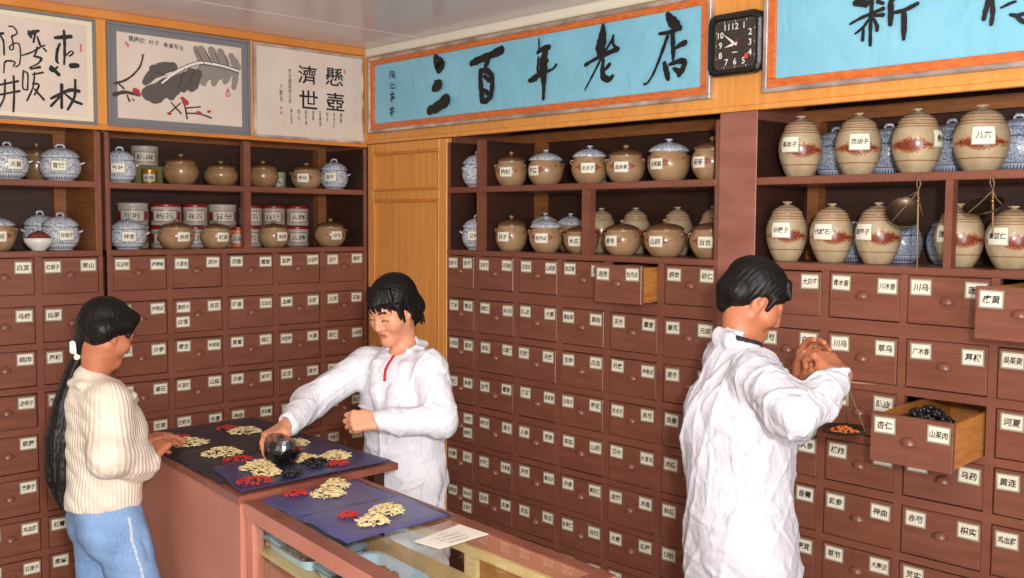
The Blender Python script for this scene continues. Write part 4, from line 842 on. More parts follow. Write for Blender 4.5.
quad_slab(MB(), inset(K2, .008, .008, .008, .008), .06, .455).build('base_cabinet', 'counter_paint', r)
quad_slab(MB(), inset(K2, .030, .030, .04, .03), .7845, .7955).build('shelf', 'pale_wood', r)
quad_slab(MB(), inset(K2, .030, .030, .04, .03), .4555, .47).build('case_floor', 'pale_wood', r)
a, b = side(G2[1], G2[2], .03, .42, .012); wall_between(MB(), a, b, .012, .796, ZC-.049).build('sliding_panel', 'slat_wood', r)
a, b = side(G2[1], G2[2], .43, .475, .010); wall_between(MB(), a, b, .02, .796, ZC-.049).build('back_post', 'pale_wood', r)
a, b = side(G2[1], G2[2], .03, .97, .027); wall_between(MB(), a, b, .016, ZC-.075, ZC-.049).build('back_rail', 'pale_wood', r)
a, b = side(G2[3], G2[2], .14, .86, -.012); wall_between(MB(), a, b, -.01, .796, ZC-.049).build('back_panel', 'pale_wood', r)
# enamel trays of herbs inside
def tray(x, y, z, ang, herb_mat, label, hl, seed):
    r = root('enamel_tray', (x, y, z), label, 'tray', 'enamel trays in the showcase'); r.rotation_euler = (0, 0, ang)
    def ring(w, h, c): return [(sx*(w-c)+c*math.cos(a), sy*(h-c)+c*math.sin(a)) for sx, sy, a0 in ((1, 1, 0), (-1, 1, PI/2), (-1, -1, PI), (1, -1, 1.5*PI)) for a in [a0+PI/8*k for k in range(5)]]
    L = [(ring(.080, .118, .03), 0), (ring(.086, .124, .03), .004), (ring(.098, .136, .034), .034), (ring(.106, .144, .036), .037), (ring(.107, .145, .036), .039), (ring(.097, .135, .034), .036), (ring(.083, .121, .03), .006), (ring(.02, .03, .01), .005)]
    n = 20; vs = [(p[0], p[1], zz) for q_, zz in L for p in q_]; m = MB()
    for j in range(len(L)-1): m.add(vs[j*n:(j+2)*n], [(k, (k+1) % n, n+(k+1) % n, n+k) for k in range(n)], 1 if j in (3,) else 0, True)
    m.add(vs[:n], [tuple(range(n-1, -1, -1))], 0); m.add(vs[-n:], [tuple(range(n))], 0)
    m.build('tray_shell', ['enamel', 'enamel_rim'], r, False)
    g = MB(); rd = random.Random(seed)
    for k in range(90):
        a = rd.random()*2*PI; q_ = math.sqrt(rd.random()); px, py = q_*math.cos(a)*.078, q_*math.sin(a)*.112; hz = .012+.040*(1-q_*q_)*rd.uniform(.5, 1)
        g.ball((px, py, hz), (rd.uniform(.010, .020), rd.uniform(.008, .016), .005), 0, Matrix.Translation((px, py, hz)) @ Matrix.Rotation(rd.random()*PI, 4, 'Z') @ Matrix.Rotation(rd.uniform(-.7, .7), 4, 'X') @ Matrix.Translation((-px, -py, -hz)), 7, 4)
    g.add([(-.075, -.11, .009), (.075, -.11, .009), (.075, .11, .009), (-.075, .11, .009)], [(0, 1, 2, 3)])
    me = g.mesh('dried_herbs', herb_mat); o = tag(link('dried_herbs', me), hl, 'dried herb', kind='stuff'); o.scale = (.93, .93, 1); o.location = (x, y, z); o.rotation_euler = r.rotation_euler
tray(-1.470, -1.822, .796, -.10, 'herb_brown', 'pale blue enamel tray of curled brown slices, farther one inside the showcase', 'curled brown dried slices in the farther enamel tray', 3)
tray(-1.498, -2.128, .796, -.10, 'herb_olive', 'pale blue enamel tray of fine olive herbs, nearer one inside the showcase', 'fine olive brown herbs in the nearer enamel tray', 9)
# cloths lying on the counters
def cloth_sheet(q, z, mat, label, seed, wav=.0022):
    m = MB(); n = 26; g = random.Random(seed); ph = [g.uniform(0, 6) for _ in range(6)]; vs = []
    for j in range(n+1):
        for i in range(n+1):
            s_, t = i/n, j/n; p = lerp2(lerp2(q[0], q[1], s_), lerp2(q[3], q[2], s_), t)
            e = min(1, 9*min(s_, 1-s_, t, 1-t))
            vs.append((p[0]+.003*math.sin(11*t+ph[0]), p[1]+.003*math.sin(9*s_+ph[1]), z+.0008+wav*(.5+.5*math.sin(7*s_+5*t+ph[2])*math.sin(6*t-4*s_+ph[3]))*e))
    k = len(vs); vs += [(p[0], p[1], z+.0003) for p in vs[:]]
    fs = [(j*(n+1)+i, j*(n+1)+i+1, (j+1)*(n+1)+i+1, (j+1)*(n+1)+i) for j in range(n) for i in range(n)]
    rim = [i for i in range(n)]+[i*(n+1)+n for i in range(n)]+[n*(n+1)+n-i for i in range(n)]+[(n-i)*(n+1) for i in range(n)]
    m.add(vs, fs+[(rim[(i+1) % len(rim)], rim[i], rim[i]+k, rim[(i+1) % len(rim)]+k) for i in range(len(rim))]+[tuple(k+a for a in f[::-1]) for f in fs], 0, True)
    return tag(m.build('cloth', mat), label, 'cloth', 'cloths spread under the herbs')
cloth_sheet([(-1.560, -1.19), (-1.000, -1.15), (-.975, -.585), (-1.495, -.60)], .950, 'cloth_dark', 'nearly black cloth over the far half of the tall counter', 1)
cloth_sheet([(-1.580, -1.47), (-1.26, -1.40), (-1.23, -.98), (-1.537, -1.02)], .954, 'cloth_dark', 'dark charcoal cloth under straw herbs along the left edge of the tall counter', 2)
cloth_sheet([(-1.592, -1.608), (-1.03, -1.588), (-1.010, -1.10), (-1.515, -1.29)], .958, 'cloth_navy', 'navy cloth over the near half of the tall counter, under the tipped bowl', 3)
cloth_sheet([(-1.548, -1.645), (-1.205, -1.640), (-1.225, -1.95), (-1.568, -1.92)], ZC, 'cloth_blue', 'blue cloth on the showcase, in the strip nearest the tall counter', 4)
cloth_sheet([(-1.562, -1.875), (-1.215, -1.885), (-1.240, -2.153), (-1.592, -2.156)], ZC+.0032, 'cloth_blue', 'blue cloth on the showcase glass beside the written paper slip', 5)
# small heaps of herbs: sticks, berries, black fruit
PILES = [('t', -1.41, -.905, .115, 'straw herb heap at the far left of the tall counter, by the ponytailed woman', .9555, 1), ('r', -1.395, -.775, .087, 'red berries behind the far left straw heap', .9535, 1), ('t', -1.16, -.846, .104, 'straw herb heap farthest back on the tall counter', .9535, 1), ('r', -1.18, -.745, .075, 'red berries behind the farthest straw heap', .9535, 1),
 ('t', -1.40, -1.13, .115, 'straw herb heap in the middle of the left edge of the tall counter', .9575, 1), ('r', -1.407, -1.255, .085, 'red berries between the middle and near straw heaps at the left edge', .9595, 1), ('t', -1.415, -1.40, .100, 'straw herb heap left of the tipped bowl, beside black fruit', .961, 1.1), ('t', -1.432, -1.485, .080, 'straw herb heap spilling next to the near corner berries', .961, 1),
 ('r', -1.508, -1.545, .098, 'red berries nearest the front corner of the tall counter', .961, 1), ('t', -1.147, -1.185, .092, 'straw herb heap beyond the tipped bowl, under the cuff of the white coat', .961, 1), ('r', -1.196, -1.262, .050, 'red berries just behind the tipped bowl', .961, 1), ('t', -1.245, -1.405, .075, 'straw herb heap right of the tipped bowl', .961, 1),
 ('b', -1.255, -1.485, .085, 'black dried fruit right of the straw heap by the bowl', .961, 1), ('t', -1.151, -1.440, .092, 'straw herb heap nearest the right corner of the tall counter', .961, 1), ('r', -1.198, -1.525, .064, 'red berries at the right corner of the tall counter', .961, 1), ('b', -1.385, -1.555, .062, 'black dried fruit spilled from the tipped bowl', .961, .8),
 ('r', -1.446, -1.680, .062, 'red berries at the far end of the showcase top', .9385, 1), ('t', -1.314, -1.690, .075, 'straw herb heap at the far right end of the showcase top', .9385, 1.2), ('t', -1.378, -1.745, .085, 'straw herb heap second from the far end of the showcase top', .9385, 1), ('r', -1.462, -1.974, .049, 'red berries alone on the near blue cloth of the showcase', .9415, 1),
 ('t', -1.362, -2.012, .090, 'straw herb heap on the near blue cloth, right of the red berries', .9415, 1), ('t', -1.448, -2.068, .075, 'straw herb heap nearest the camera, by the paper slip', .9415, 1)]
for i, (k, x, y, w, lb, z, hh) in enumerate(PILES):
    m = MB()
    if k == 't': heap(m, (0, 0, 0), w*.58, w*.52, .022*hh, 150, (.022, .0016), 0, 20+i, .8)
    elif k == 'r': heap(m, (0, 0, 0), w*.58, w*.50, .012*hh, 95, (.0085, .0024), 0, 40+i, .5, True)
    else: heap(m, (0, 0, 0), w*.55, w*.45, .020*hh, 55, (.014, .005), 0, 60+i, .5, True)
    o = link({'t': 'straw_herb_heap', 'r': 'red_berry_heap', 'b': 'black_fruit_heap'}[k], m.mesh('heap', {'t': 'herb_straw', 'r': 'berry_red', 'b': 'herb_black'}[k])); o.location = (x, y, z+.001)
    tag(o, lb, {'t': 'dried herb', 'r': 'berries', 'b': 'dried fruit'}[k], kind='stuff')
# written slip on the glass
m = MB(); PQ = [(-1.452, -2.255), (-1.441, -2.345), (-1.270, -2.338), (-1.272, -2.222)]; quad_slab(m, PQ, ZC+.0002, ZC+.0012, 0)
PMx = Matrix.Translation((-1.36, -2.29, ZC+.0014)) @ Matrix.Rotation(-.02+PI, 4, 'Z')
for i, t in enumerate(('处方用药须知', '当归黄芪各三钱', '水煎服每日一剂', '忌生冷')): write(m, t, PMx @ Matrix.Translation((.0, .033-.022*i, 0)), h=.011, mi=1, bold=.0)
tag(m.build('paper_slip', ['paper', 'ink_grey']), 'white paper slip with small writing lying on the showcase glass', 'paper')
# ------------------------------------------------------------------ people: smooth-blended volumes turned into one continuous surface
class Vol:
    """a distance field on a grid, filled primitive by primitive, and its surface (surface nets)"""
    def __init__(s, lo, hi, h):
        lo, hi = np.minimum(lo, hi), np.maximum(lo, hi); s.lo = np.array(lo, float); s.h = h; s.n = np.ceil((np.array(hi)-s.lo)/h).astype(int)+1
        s.d = np.full(s.n, .2, np.float32)
        s.ax = [(s.lo[i]+h*np.arange(s.n[i])).astype(np.float32) for i in range(3)]
    def _sub(s, a, b):
        i0 = np.clip(np.floor((np.array(a)-s.lo)/s.h).astype(int), 0, s.n); i1 = np.clip(np.ceil((np.array(b)-s.lo)/s.h).astype(int)+1, 0, s.n)
        if (i1 <= i0).any(): return None
        sl = tuple(slice(p, q) for p, q in zip(i0, i1))
        return sl, s.ax[0][sl[0]][:, None, None], s.ax[1][sl[1]][None, :, None], s.ax[2][sl[2]][None, None, :]
    def _put(s, sl, e, k, op):
        d = s.d[sl]
        if op == 'u': s.d[sl] = np.minimum(d, e) if k <= 0 else np.minimum(d, e)-np.maximum(k-np.abs(d-e), 0)**2/(4*k)
        elif op == 's': s.d[sl] = np.maximum(d, -e) if k <= 0 else np.maximum(d, -e)+np.maximum(k-np.abs(d+e), 0)**2/(4*k)
    def cap(s, a, b, ra, rb=None, k=.01, op='u', flat=None):
        """tapered capsule; flat=(direction, factor) squashes its section along a direction"""
        rb = ra if rb is None else rb; a = np.array(a, float); b = np.array(b, float); m = max(ra, rb)*1.35+k+2.5*s.h
        got = s._sub(np.minimum(a, b)-m, np.maximum(a, b)+m)
        if got is None: return s
        sl, X, Y, Z = got; ab = b-a; L2 = float(ab@ab)+1e-12
        px, py, pz = X-a[0], Y-a[1], Z-a[2]
        t = np.clip((px*ab[0]+py*ab[1]+pz*ab[2])/L2, 0, 1)
        qx, qy, qz = px-t*ab[0], py-t*ab[1], pz-t*ab[2]
        if flat is not None:
            f, w = np.array(flat[0], float), flat[1]; f = f/np.linalg.norm(f); dt = qx*f[0]+qy*f[1]+qz*f[2]
            qx, qy, qz = qx+dt*f[0]*(w-1), qy+dt*f[1]*(w-1), qz+dt*f[2]*(w-1)
        e = np.sqrt(qx*qx+qy*qy+qz*qz)-(ra+(rb-ra)*t)
        s._put(sl, e.astype(np.float32), k, op); return s
    def ell(s, c, r, R=None, k=.01, op='u'):
        c = np.array(c, float); r = np.array(r, float); m = r.max()+k+2.5*s.h; got = s._sub(c-m, c+m)
        if got is None: return s
        sl, X, Y, Z = got; px, py, pz = X-c[0], Y-c[1], Z-c[2]
        R = np.eye(3) if R is None else R                   # columns: the ellipsoid's own axes in the world
        q = [px*R[0, i]+py*R[1, i]+pz*R[2, i] for i in range(3)]
        k0 = np.sqrt(sum((q[i]/r[i])**2 for i in range(3))); k1 = np.sqrt(sum((q[i]/r[i]**2)**2 for i in range(3)))+1e-9
        s._put(sl, (k0*(k0-1)/k1).astype(np.float32), k, op); return s
    def chain(s, pts, rads, k=.01, op='u', flat=None):
        for a, b, p, q in zip(pts, pts[1:], rads, rads[1:]): s.cap(a, b, p, q, k, op, flat)
        return s
    def displace(s, fn, band=.04):
        idx = np.nonzero(np.abs(s.d) < band); P = [s.ax[i][idx[i]] for i in range(3)]
        s.d[idx] += fn(*P).astype(np.float32); return s
    def surface(s):
        d = s.d; ins = d < 0; n = s.n
        c = np.zeros(n-1, np.uint8)
        for i in (0, 1):
            for j in (0, 1):
                for k in (0, 1): c += ins[i:n[0]-1+i, j:n[1]-1+j, k:n[2]-1+k]
        act = (c > 0) & (c < 8); A = np.argwhere(act); N = len(A)
        ids = np.full(n-1, -1, np.int32); ids[tuple(A.T)] = np.arange(N)
        val = np.stack([d[A[:, 0]+i, A[:, 1]+j, A[:, 2]+k] for i in (0, 1) for j in (0, 1) for k in (0, 1)], 1).astype(np.float64)
        cor = np.array([(i, j, k) for i in (0, 1) for j in (0, 1) for k in (0, 1)], float)
        P = np.zeros((N, 3)); W_ = np.zeros(N)
        for a in range(8):
            for b in range(a+1, 8):
                if np.abs(cor[a]-cor[b]).sum() != 1: continue
                va, vb = val[:, a], val[:, b]; x = (va < 0) != (vb < 0); t = np.where(x, va/np.where(x, va-vb, 1), 0)
                P += np.where(x[:, None], cor[a]+(cor[b]-cor[a])*t[:, None], 0); W_ += x
        V = s.lo+(A+P/W_[:, None])*s.h
        F = []
        for ax in range(3):
            u, v = (ax+1) % 3, (ax+2) % 3
            s0 = [slice(1, n[i]-1) for i in range(3)]; s0[ax] = slice(0, n[ax]-1); s1 = list(s0); s1[ax] = slice(1, n[ax])
            a, b = ins[tuple(s0)], ins[tuple(s1)]; E = np.argwhere(a != b)
            if not len(E): continue
            fl = a[tuple(E.T)]; off = np.array([1, 1, 1]); off[ax] = 0; E = E+off
            q = []
            for du, dv in ((1, 1), (0, 1), (0, 0), (1, 0)):
                e = E.copy(); e[:, u] -= du; e[:, v] -= dv; q.append(ids[tuple(e.T)])
            q = np.stack(q, 1); q[~fl] = q[~fl][:, ::-1]; F.append(q)
        return V, np.concatenate(F)
def relax(V, F, it, lam=.5):
    """even out the grid's stair marks"""
    a = F.ravel(); b = np.roll(F, -1, 1).ravel(); n = len(V); cnt = np.bincount(np.concatenate([a, b]), minlength=n)[:, None]
    for k in range(it):
        l = lam if k % 2 == 0 else -lam*1.04
        S_ = np.stack([np.bincount(np.concatenate([a, b]), np.concatenate([V[b, i], V[a, i]]), n) for i in range(3)], 1)/np.maximum(cnt, 1)
        V = V+(S_-V)*l
    return V
def skin_mesh(name, V, F, mats, mi, parent):
    me = bpy.data.meshes.new(name); o = np.array(parent_origin(parent)) if parent is not None else 0
    me.vertices.add(len(V)); me.vertices.foreach_set('co', (V-o).astype(np.float32).ravel())
    me.loops.add(F.size); me.loops.foreach_set('vertex_index', F.astype(np.int32).ravel())
    me.polygons.add(len(F)); me.polygons.foreach_set('loop_start', np.arange(0, F.size, 4, dtype=np.int32))
    for m in mats: me.materials.append(MATS[m])
    me.polygons.foreach_set('material_index', np.asarray(mi, np.int32)); me.polygons.foreach_set('use_smooth', np.ones(len(F), bool))
    me.update(calc_edges=True); me.validate()
    return link(name, me, parent)
def vol_object(name, vol, mats, parent, it=4, paint=None):
    V, F = vol.surface(); V = relax(V, F, it)
    c = V[F].mean(1); mi = np.zeros(len(F), int) if paint is None else paint(c)
    return skin_mesh(name, V, F, mats if isinstance(mats, list) else [mats], mi, parent)
def unit(v): v = np.array(v, float); return v/np.linalg.norm(v)
def frame3(fwd, up=(0, 0, 1)):
    """columns: right-hand side, forward, up of something looking along fwd"""
    f = unit(fwd); r = unit(np.cross(f, up)); return np.stack([r, f, np.cross(r, f)], 1)
def crease(seed, wl, n=7, axis=None):
    """a field of soft folds: ridged waves of about the wavelength wl, warped"""
    g = np.random.RandomState(seed); K = g.normal(size=(n, 3))
    if axis is not None:
        a = unit(axis); K = K-(K@a)[:, None]*a*.75
    K = K/np.linalg.norm(K, axis=1)[:, None]*2*np.pi/(wl*g.uniform(.7, 1.5, n))[:, None]; ph = g.uniform(0, 6.28, n); Wp = g.normal(size=(n, 3))*9; wp = g.uniform(0, 6.28, n)
    def f(x, y, z):
        o = 0
        for k, p, w, q in zip(K, ph, Wp, wp): o = o+(1-2*np.abs(np.sin(.5*(k[0]*x+k[1]*y+k[2]*z+p+1.3*np.sin(w[0]*x+w[1]*y+w[2]*z+q)))))
        return o/math.sqrt(n)
    return f
# skin, hair, cloth
q = NT('skin', .48, .4); q.base(q.ramp(q.noise(26, 3), [(.3, lin((204, 138, 104))), (.7, lin((216, 152, 118)))])); q.b.inputs['Subsurface Weight'].default_value = .12; q.b.inputs['Subsurface Radius'].default_value = (.6, .22, .12); q.b.inputs['Subsurface Scale'].default_value = .01; MATS['skin'] = q.m
q = NT('skin_tan', .48, .4); q.base(q.ramp(q.noise(26, 3), [(.3, lin((172, 104, 72))), (.7, lin((186, 118, 84)))])); q.b.inputs['Subsurface Weight'].default_value = .12; q.b.inputs['Subsurface Radius'].default_value = (.6, .22, .12); q.b.inputs['Subsurface Scale'].default_value = .01; MATS['skin_tan'] = q.m
plain('lips', (176, 88, 78), .4); plain('cheek', (214, 144, 114), .48); plain('lash', (30, 20, 18), .5); plain('nail', (226, 160, 132), .3)
q = NT('hair', .5, .3); q.base(lin((15, 11, 10))); q.bump(q.noise(260, 2, (1, 1, .08)), .35, .0015); MATS['hair'] = q.m
q = NT('white_cotton', .85, .2); q.base(q.ramp(q.noise(9, 3), [(.3, lin((212, 210, 215))), (.7, lin((220, 218, 223)))])); q.bump(q.math('ADD', q.noise(9, 5, (1, .6, .8), 1.6), q.math('MULTIPLY', q.noise(24, 3, (1, 1, .5), 1.2), .4)), .75, .016); MATS['white_cotton'] = q.m
MATS['dimmed_cotton'] = MATS['white_cotton'].copy(); MATS['dimmed_cotton'].name = 'dimmed_cotton'  # darker copy for the coat nearest the lamps; overexposure is countered in its colour
for e in [n for n in MATS['dimmed_cotton'].node_tree.nodes if n.type == 'VALTORGB']:
    e.color_ramp.elements[0].color = lin((196, 194, 202)); e.color_ramp.elements[1].color = lin((205, 203, 210))
q = NT('knit', .9, .2); x, y, z = q.xyz(); q.base(q.ramp(q.noise(14, 3), [(.3, lin((214, 200, 182))), (.7, lin((224, 211, 194)))]))
w = q.math('SINE', q.math('MULTIPLY', q.math('ADD', q.math('ARCTAN2', x, y), q.math('MULTIPLY', q.noise(3, 1), .05)), 62)); q.bump(q.math('ADD', q.math('MULTIPLY', w, .5), q.math('MULTIPLY', q.noise(160, 2, (1, 1, .5)), .4)), .55, .003); MATS['knit'] = q.m
q = NT('denim', .8, .25); q.base(q.mix(q.math('MULTIPLY', q.noise(300, 1, (1, 1, .2)), .5), q.ramp(q.noise(7, 3), [(.3, lin((64, 98, 148))), (.7, lin((116, 152, 196)))]), lin((170, 196, 224)))); q.bump(q.noise(200, 2), .3, .001); MATS['denim'] = q.m
plain('denim_seam', (176, 188, 196), .7); plain('dark_shirt', (30, 28, 36), .8); plain('red_knit', (188, 40, 44), .8); plain('trousers', (40, 42, 52), .85); plain('shoe', (34, 28, 26), .5); plain('bow_white', (238, 226, 206), .6)

def head(v, c, R, s=1.0, female=True):
    """skull, jaw, nose, eyes, mouth, ears around the centre c; R columns: right, forward, up"""
    c = np.array(c, float); R = np.asarray(R)
    P = lambda x, y, z: c+R@(np.array((x, y, z))*s)
    E = lambda p, r, k=.012, op='u': v.ell(P(*p), np.array(r)*s, R, k*s, op)
    C = lambda a, b, ra, rb, k=.012, op='u', flat=None: v.cap(P(*a), P(*b), ra*s, rb*s, k*s, op, flat)
    E((0, -.014, .032), (.073, .092, .084), .01); E((0, .022, -.020), (.060, .066, .082), .03)
    w = .047 if female else .053
    C((-w, .0, -.052), (0, .066, -.098), .020, .020, .03); C((w, .0, -.052), (0, .066, -.098), .020, .020, .03)
    E((0, .073, -.098), (.018, .016, .014), .02)
    for sx in (-1, 1):
        E((sx*.042, .052, -.032), (.028, .030, .028), .03)                       # cheek
        E((sx*.031, .094, .002), (.019, .012, .011), .014, 's')                   # socket
        E((sx*.031, .075, .001), (.016, .012, .0105), .006)                       # lid over the eyeball
        C((sx*.014, .083, .021), (sx*.046, .072, .019), .008, .006, .012)         # brow ridge
        E((sx*.0105, .092, -.039), (.0085, .010, .0075), .008)                    # nostril wing
        E((sx*.072, -.006, -.008), (.009, .020, .031), .006); E((sx*.078, .0, -.004), (.006, .010, .018), .004, 's')   # ear
        C((sx*.070, .004, -.034), (sx*.071, .0, -.022), .008, .008, .006)
    C((0, .085, .012), (0, .103, -.034), .0080, .0100, .012)                      # nose
    C((-.019, .082, -.0635), (.019, .082, -.0635), .0058, .0058, .008); C((-.004, .087, -.063), (.004, .087, -.063), .0052, .0052, .008)
    C((-.014, .084, -.0740), (.014, .084, -.0740), .0062, .0062, .008)
    C((-.022, .090, -.0688), (.022, .090, -.0688), .0020, .0020, .002, 's')
def head_paint(c, R, s=1.0, skin=0, lips=1, lash=2, brow=3, cheek=None):
    c = np.array(c); R = np.asarray(R)
    def f(p):
        q = ((p-c)@R)/s; x, y, z = np.abs(q[:, 0]), q[:, 1], q[:, 2]; m = np.full(len(p), skin)
        if cheek is not None: m[((x-.040)/.024)**2+((z+.030)/.020)**2 < 1*(y > .03)] = cheek
        m[(y > .070) & (((x)/.020)**2+((z+.0688)/.0082)**2 < 1)] = lips
        m[(y > .066) & (np.abs(x-.031) < .0155) & (np.abs(z+.0045+.006*((x-.031)/.0155)**2) < .0026)] = lash
        m[(y > .055) & (x > .014) & (x < .046) & (np.abs(z-.0225-.003*np.sin((x-.014)/.032*3.1)) < .0032)] = brow
        return m
    return f
FING = [(-.030, .082, (.040, .024, .021), .0088), (-.0095, .088, (.044, .028, .022), .0092), (.011, .085, (.041, .026, .021), .0088), (.029, .077, (.032, .020, .018), .0078)]
def hand(v, w, R, curl, thumb=(.5, .5), left=False, s=1.0, spread=.05):
    """palm and five fingers; w wrist; R columns: towards the little-finger side, out along the hand, back of the hand.
    curl: per finger three bends in radians (towards the palm); thumb: (opening, bend)"""
    w = np.array(w, float); R = np.asarray(R); m = 1
    P = lambda x, y, z: w+R@(np.array((x*m, y, z))*s)
    nb = R[:, 2]
    for i, (x, y, L, r) in enumerate(FING):
        v.cap(P(x*.62, .006, 0), P(x, y, .002), .0135*s, .0115*s, .016*s, 'u', (nb, 1.12))
    v.cap(P(-.020, .020, -.004), P(-.034, .046, -.008), .016*s, .014*s, .012*s)
    for i, (x, y, L, r) in enumerate(FING):
        p = np.array((x, y, .003)); a = 0.; ch = [P(*p)]; rr = [r*1.08]; sp = (i-1.4)*spread
        cl = curl[i] if isinstance(curl[0], (tuple, list)) else curl
        for l, b in zip(L, cl):
            a += b; p = p+l*np.array((math.sin(sp)*math.cos(a), math.cos(a)*math.cos(sp), -math.sin(a))); ch.append(P(*p)); rr.append(rr[-1]*.93)
        for j in range(3): v.cap(ch[j], ch[j+1], rr[j]*s, rr[j+1]*s, .0035*s if j else .005*s)
    o, b = thumb
    p = np.array((-.028, .026, -.008)); ch = [P(*p)]
    for l, aa, dn in ((.040, o, .25+.35*b), (.030, o-.25*b, .35+.55*b), (.024, o-.55*b, .45+.6*b)):
        d = np.array((-math.sin(aa)*math.cos(dn), math.cos(aa)*math.cos(dn), -math.sin(dn))); p = p+l*d; ch.append(P(*p))
    for j, (ra, rb) in enumerate(((.0135, .0115), (.0112, .0100), (.0100, .0085))): v.cap(ch[j], ch[j+1], ra*s, rb*s, .005*s)
def limb(v, a, b, c, r, k=.02, flat=None): v.cap(a, b, r[0], r[1], k, 'u', flat); v.cap(b, c, r[2], r[3], k, 'u', flat)
def folds(seed, wl, d, spread=.3, n=3):
    """long soft folds running across direction d, coming and going over the cloth"""
    g = np.random.RandomState(seed); d = unit(d); o = 0
    P = [(unit(d+g.normal(size=3)*spread)*2*np.pi/(wl*g.uniform(.75, 1.35)), g.uniform(0, 6.28), g.normal(size=3)*5, g.uniform(0, 6.28), g.normal(size=3)*7, g.uniform(0, 6.28)) for _ in range(n)]
    def f(x, y, z, sharp=0):
        o = 0
        for k, p, w, q, m, mq in P:
            t = np.sin(.5*(k[0]*x+k[1]*y+k[2]*z+p+2.2*np.sin(w[0]*x+w[1]*y+w[2]*z+q)))
            o = o+((.55-np.abs(t)**.8) if not sharp else ((1-np.abs(t))**5-.15))*np.clip(.55+.75*np.sin(m[0]*x+m[1]*y+m[2]*z+mq), 0, 1)
        return o
    return f
# ------------------------------------------------------------------ the three people
def person(name, loc, label): return root(name, loc, label, 'person')
A_ = lambda *p: np.array(p, float)
def rot_about(v, ax, a):
    ax = unit(ax); v = np.array(v, float); return v*math.cos(a)+np.cross(ax, v)*math.sin(a)+ax*(ax@v)*(1-math.cos(a))
def hair_strands(seed, amp=.0025, wl=.012, ax=(0, 0, 1)): return (lambda f: (lambda x, y, z: amp*f(x, y, z)))(crease(seed, wl, 8, ax))
def hand_frame(out, back, left=False):
    o = unit(out); b = np.array(back, float); b = unit(b-o*(o@b)); x = np.cross(o, b)
    return np.stack([-x if left else x, o, b], 1)
def both(fr, c): return lambda x, y, z: c+fr@A_(x, y, z)

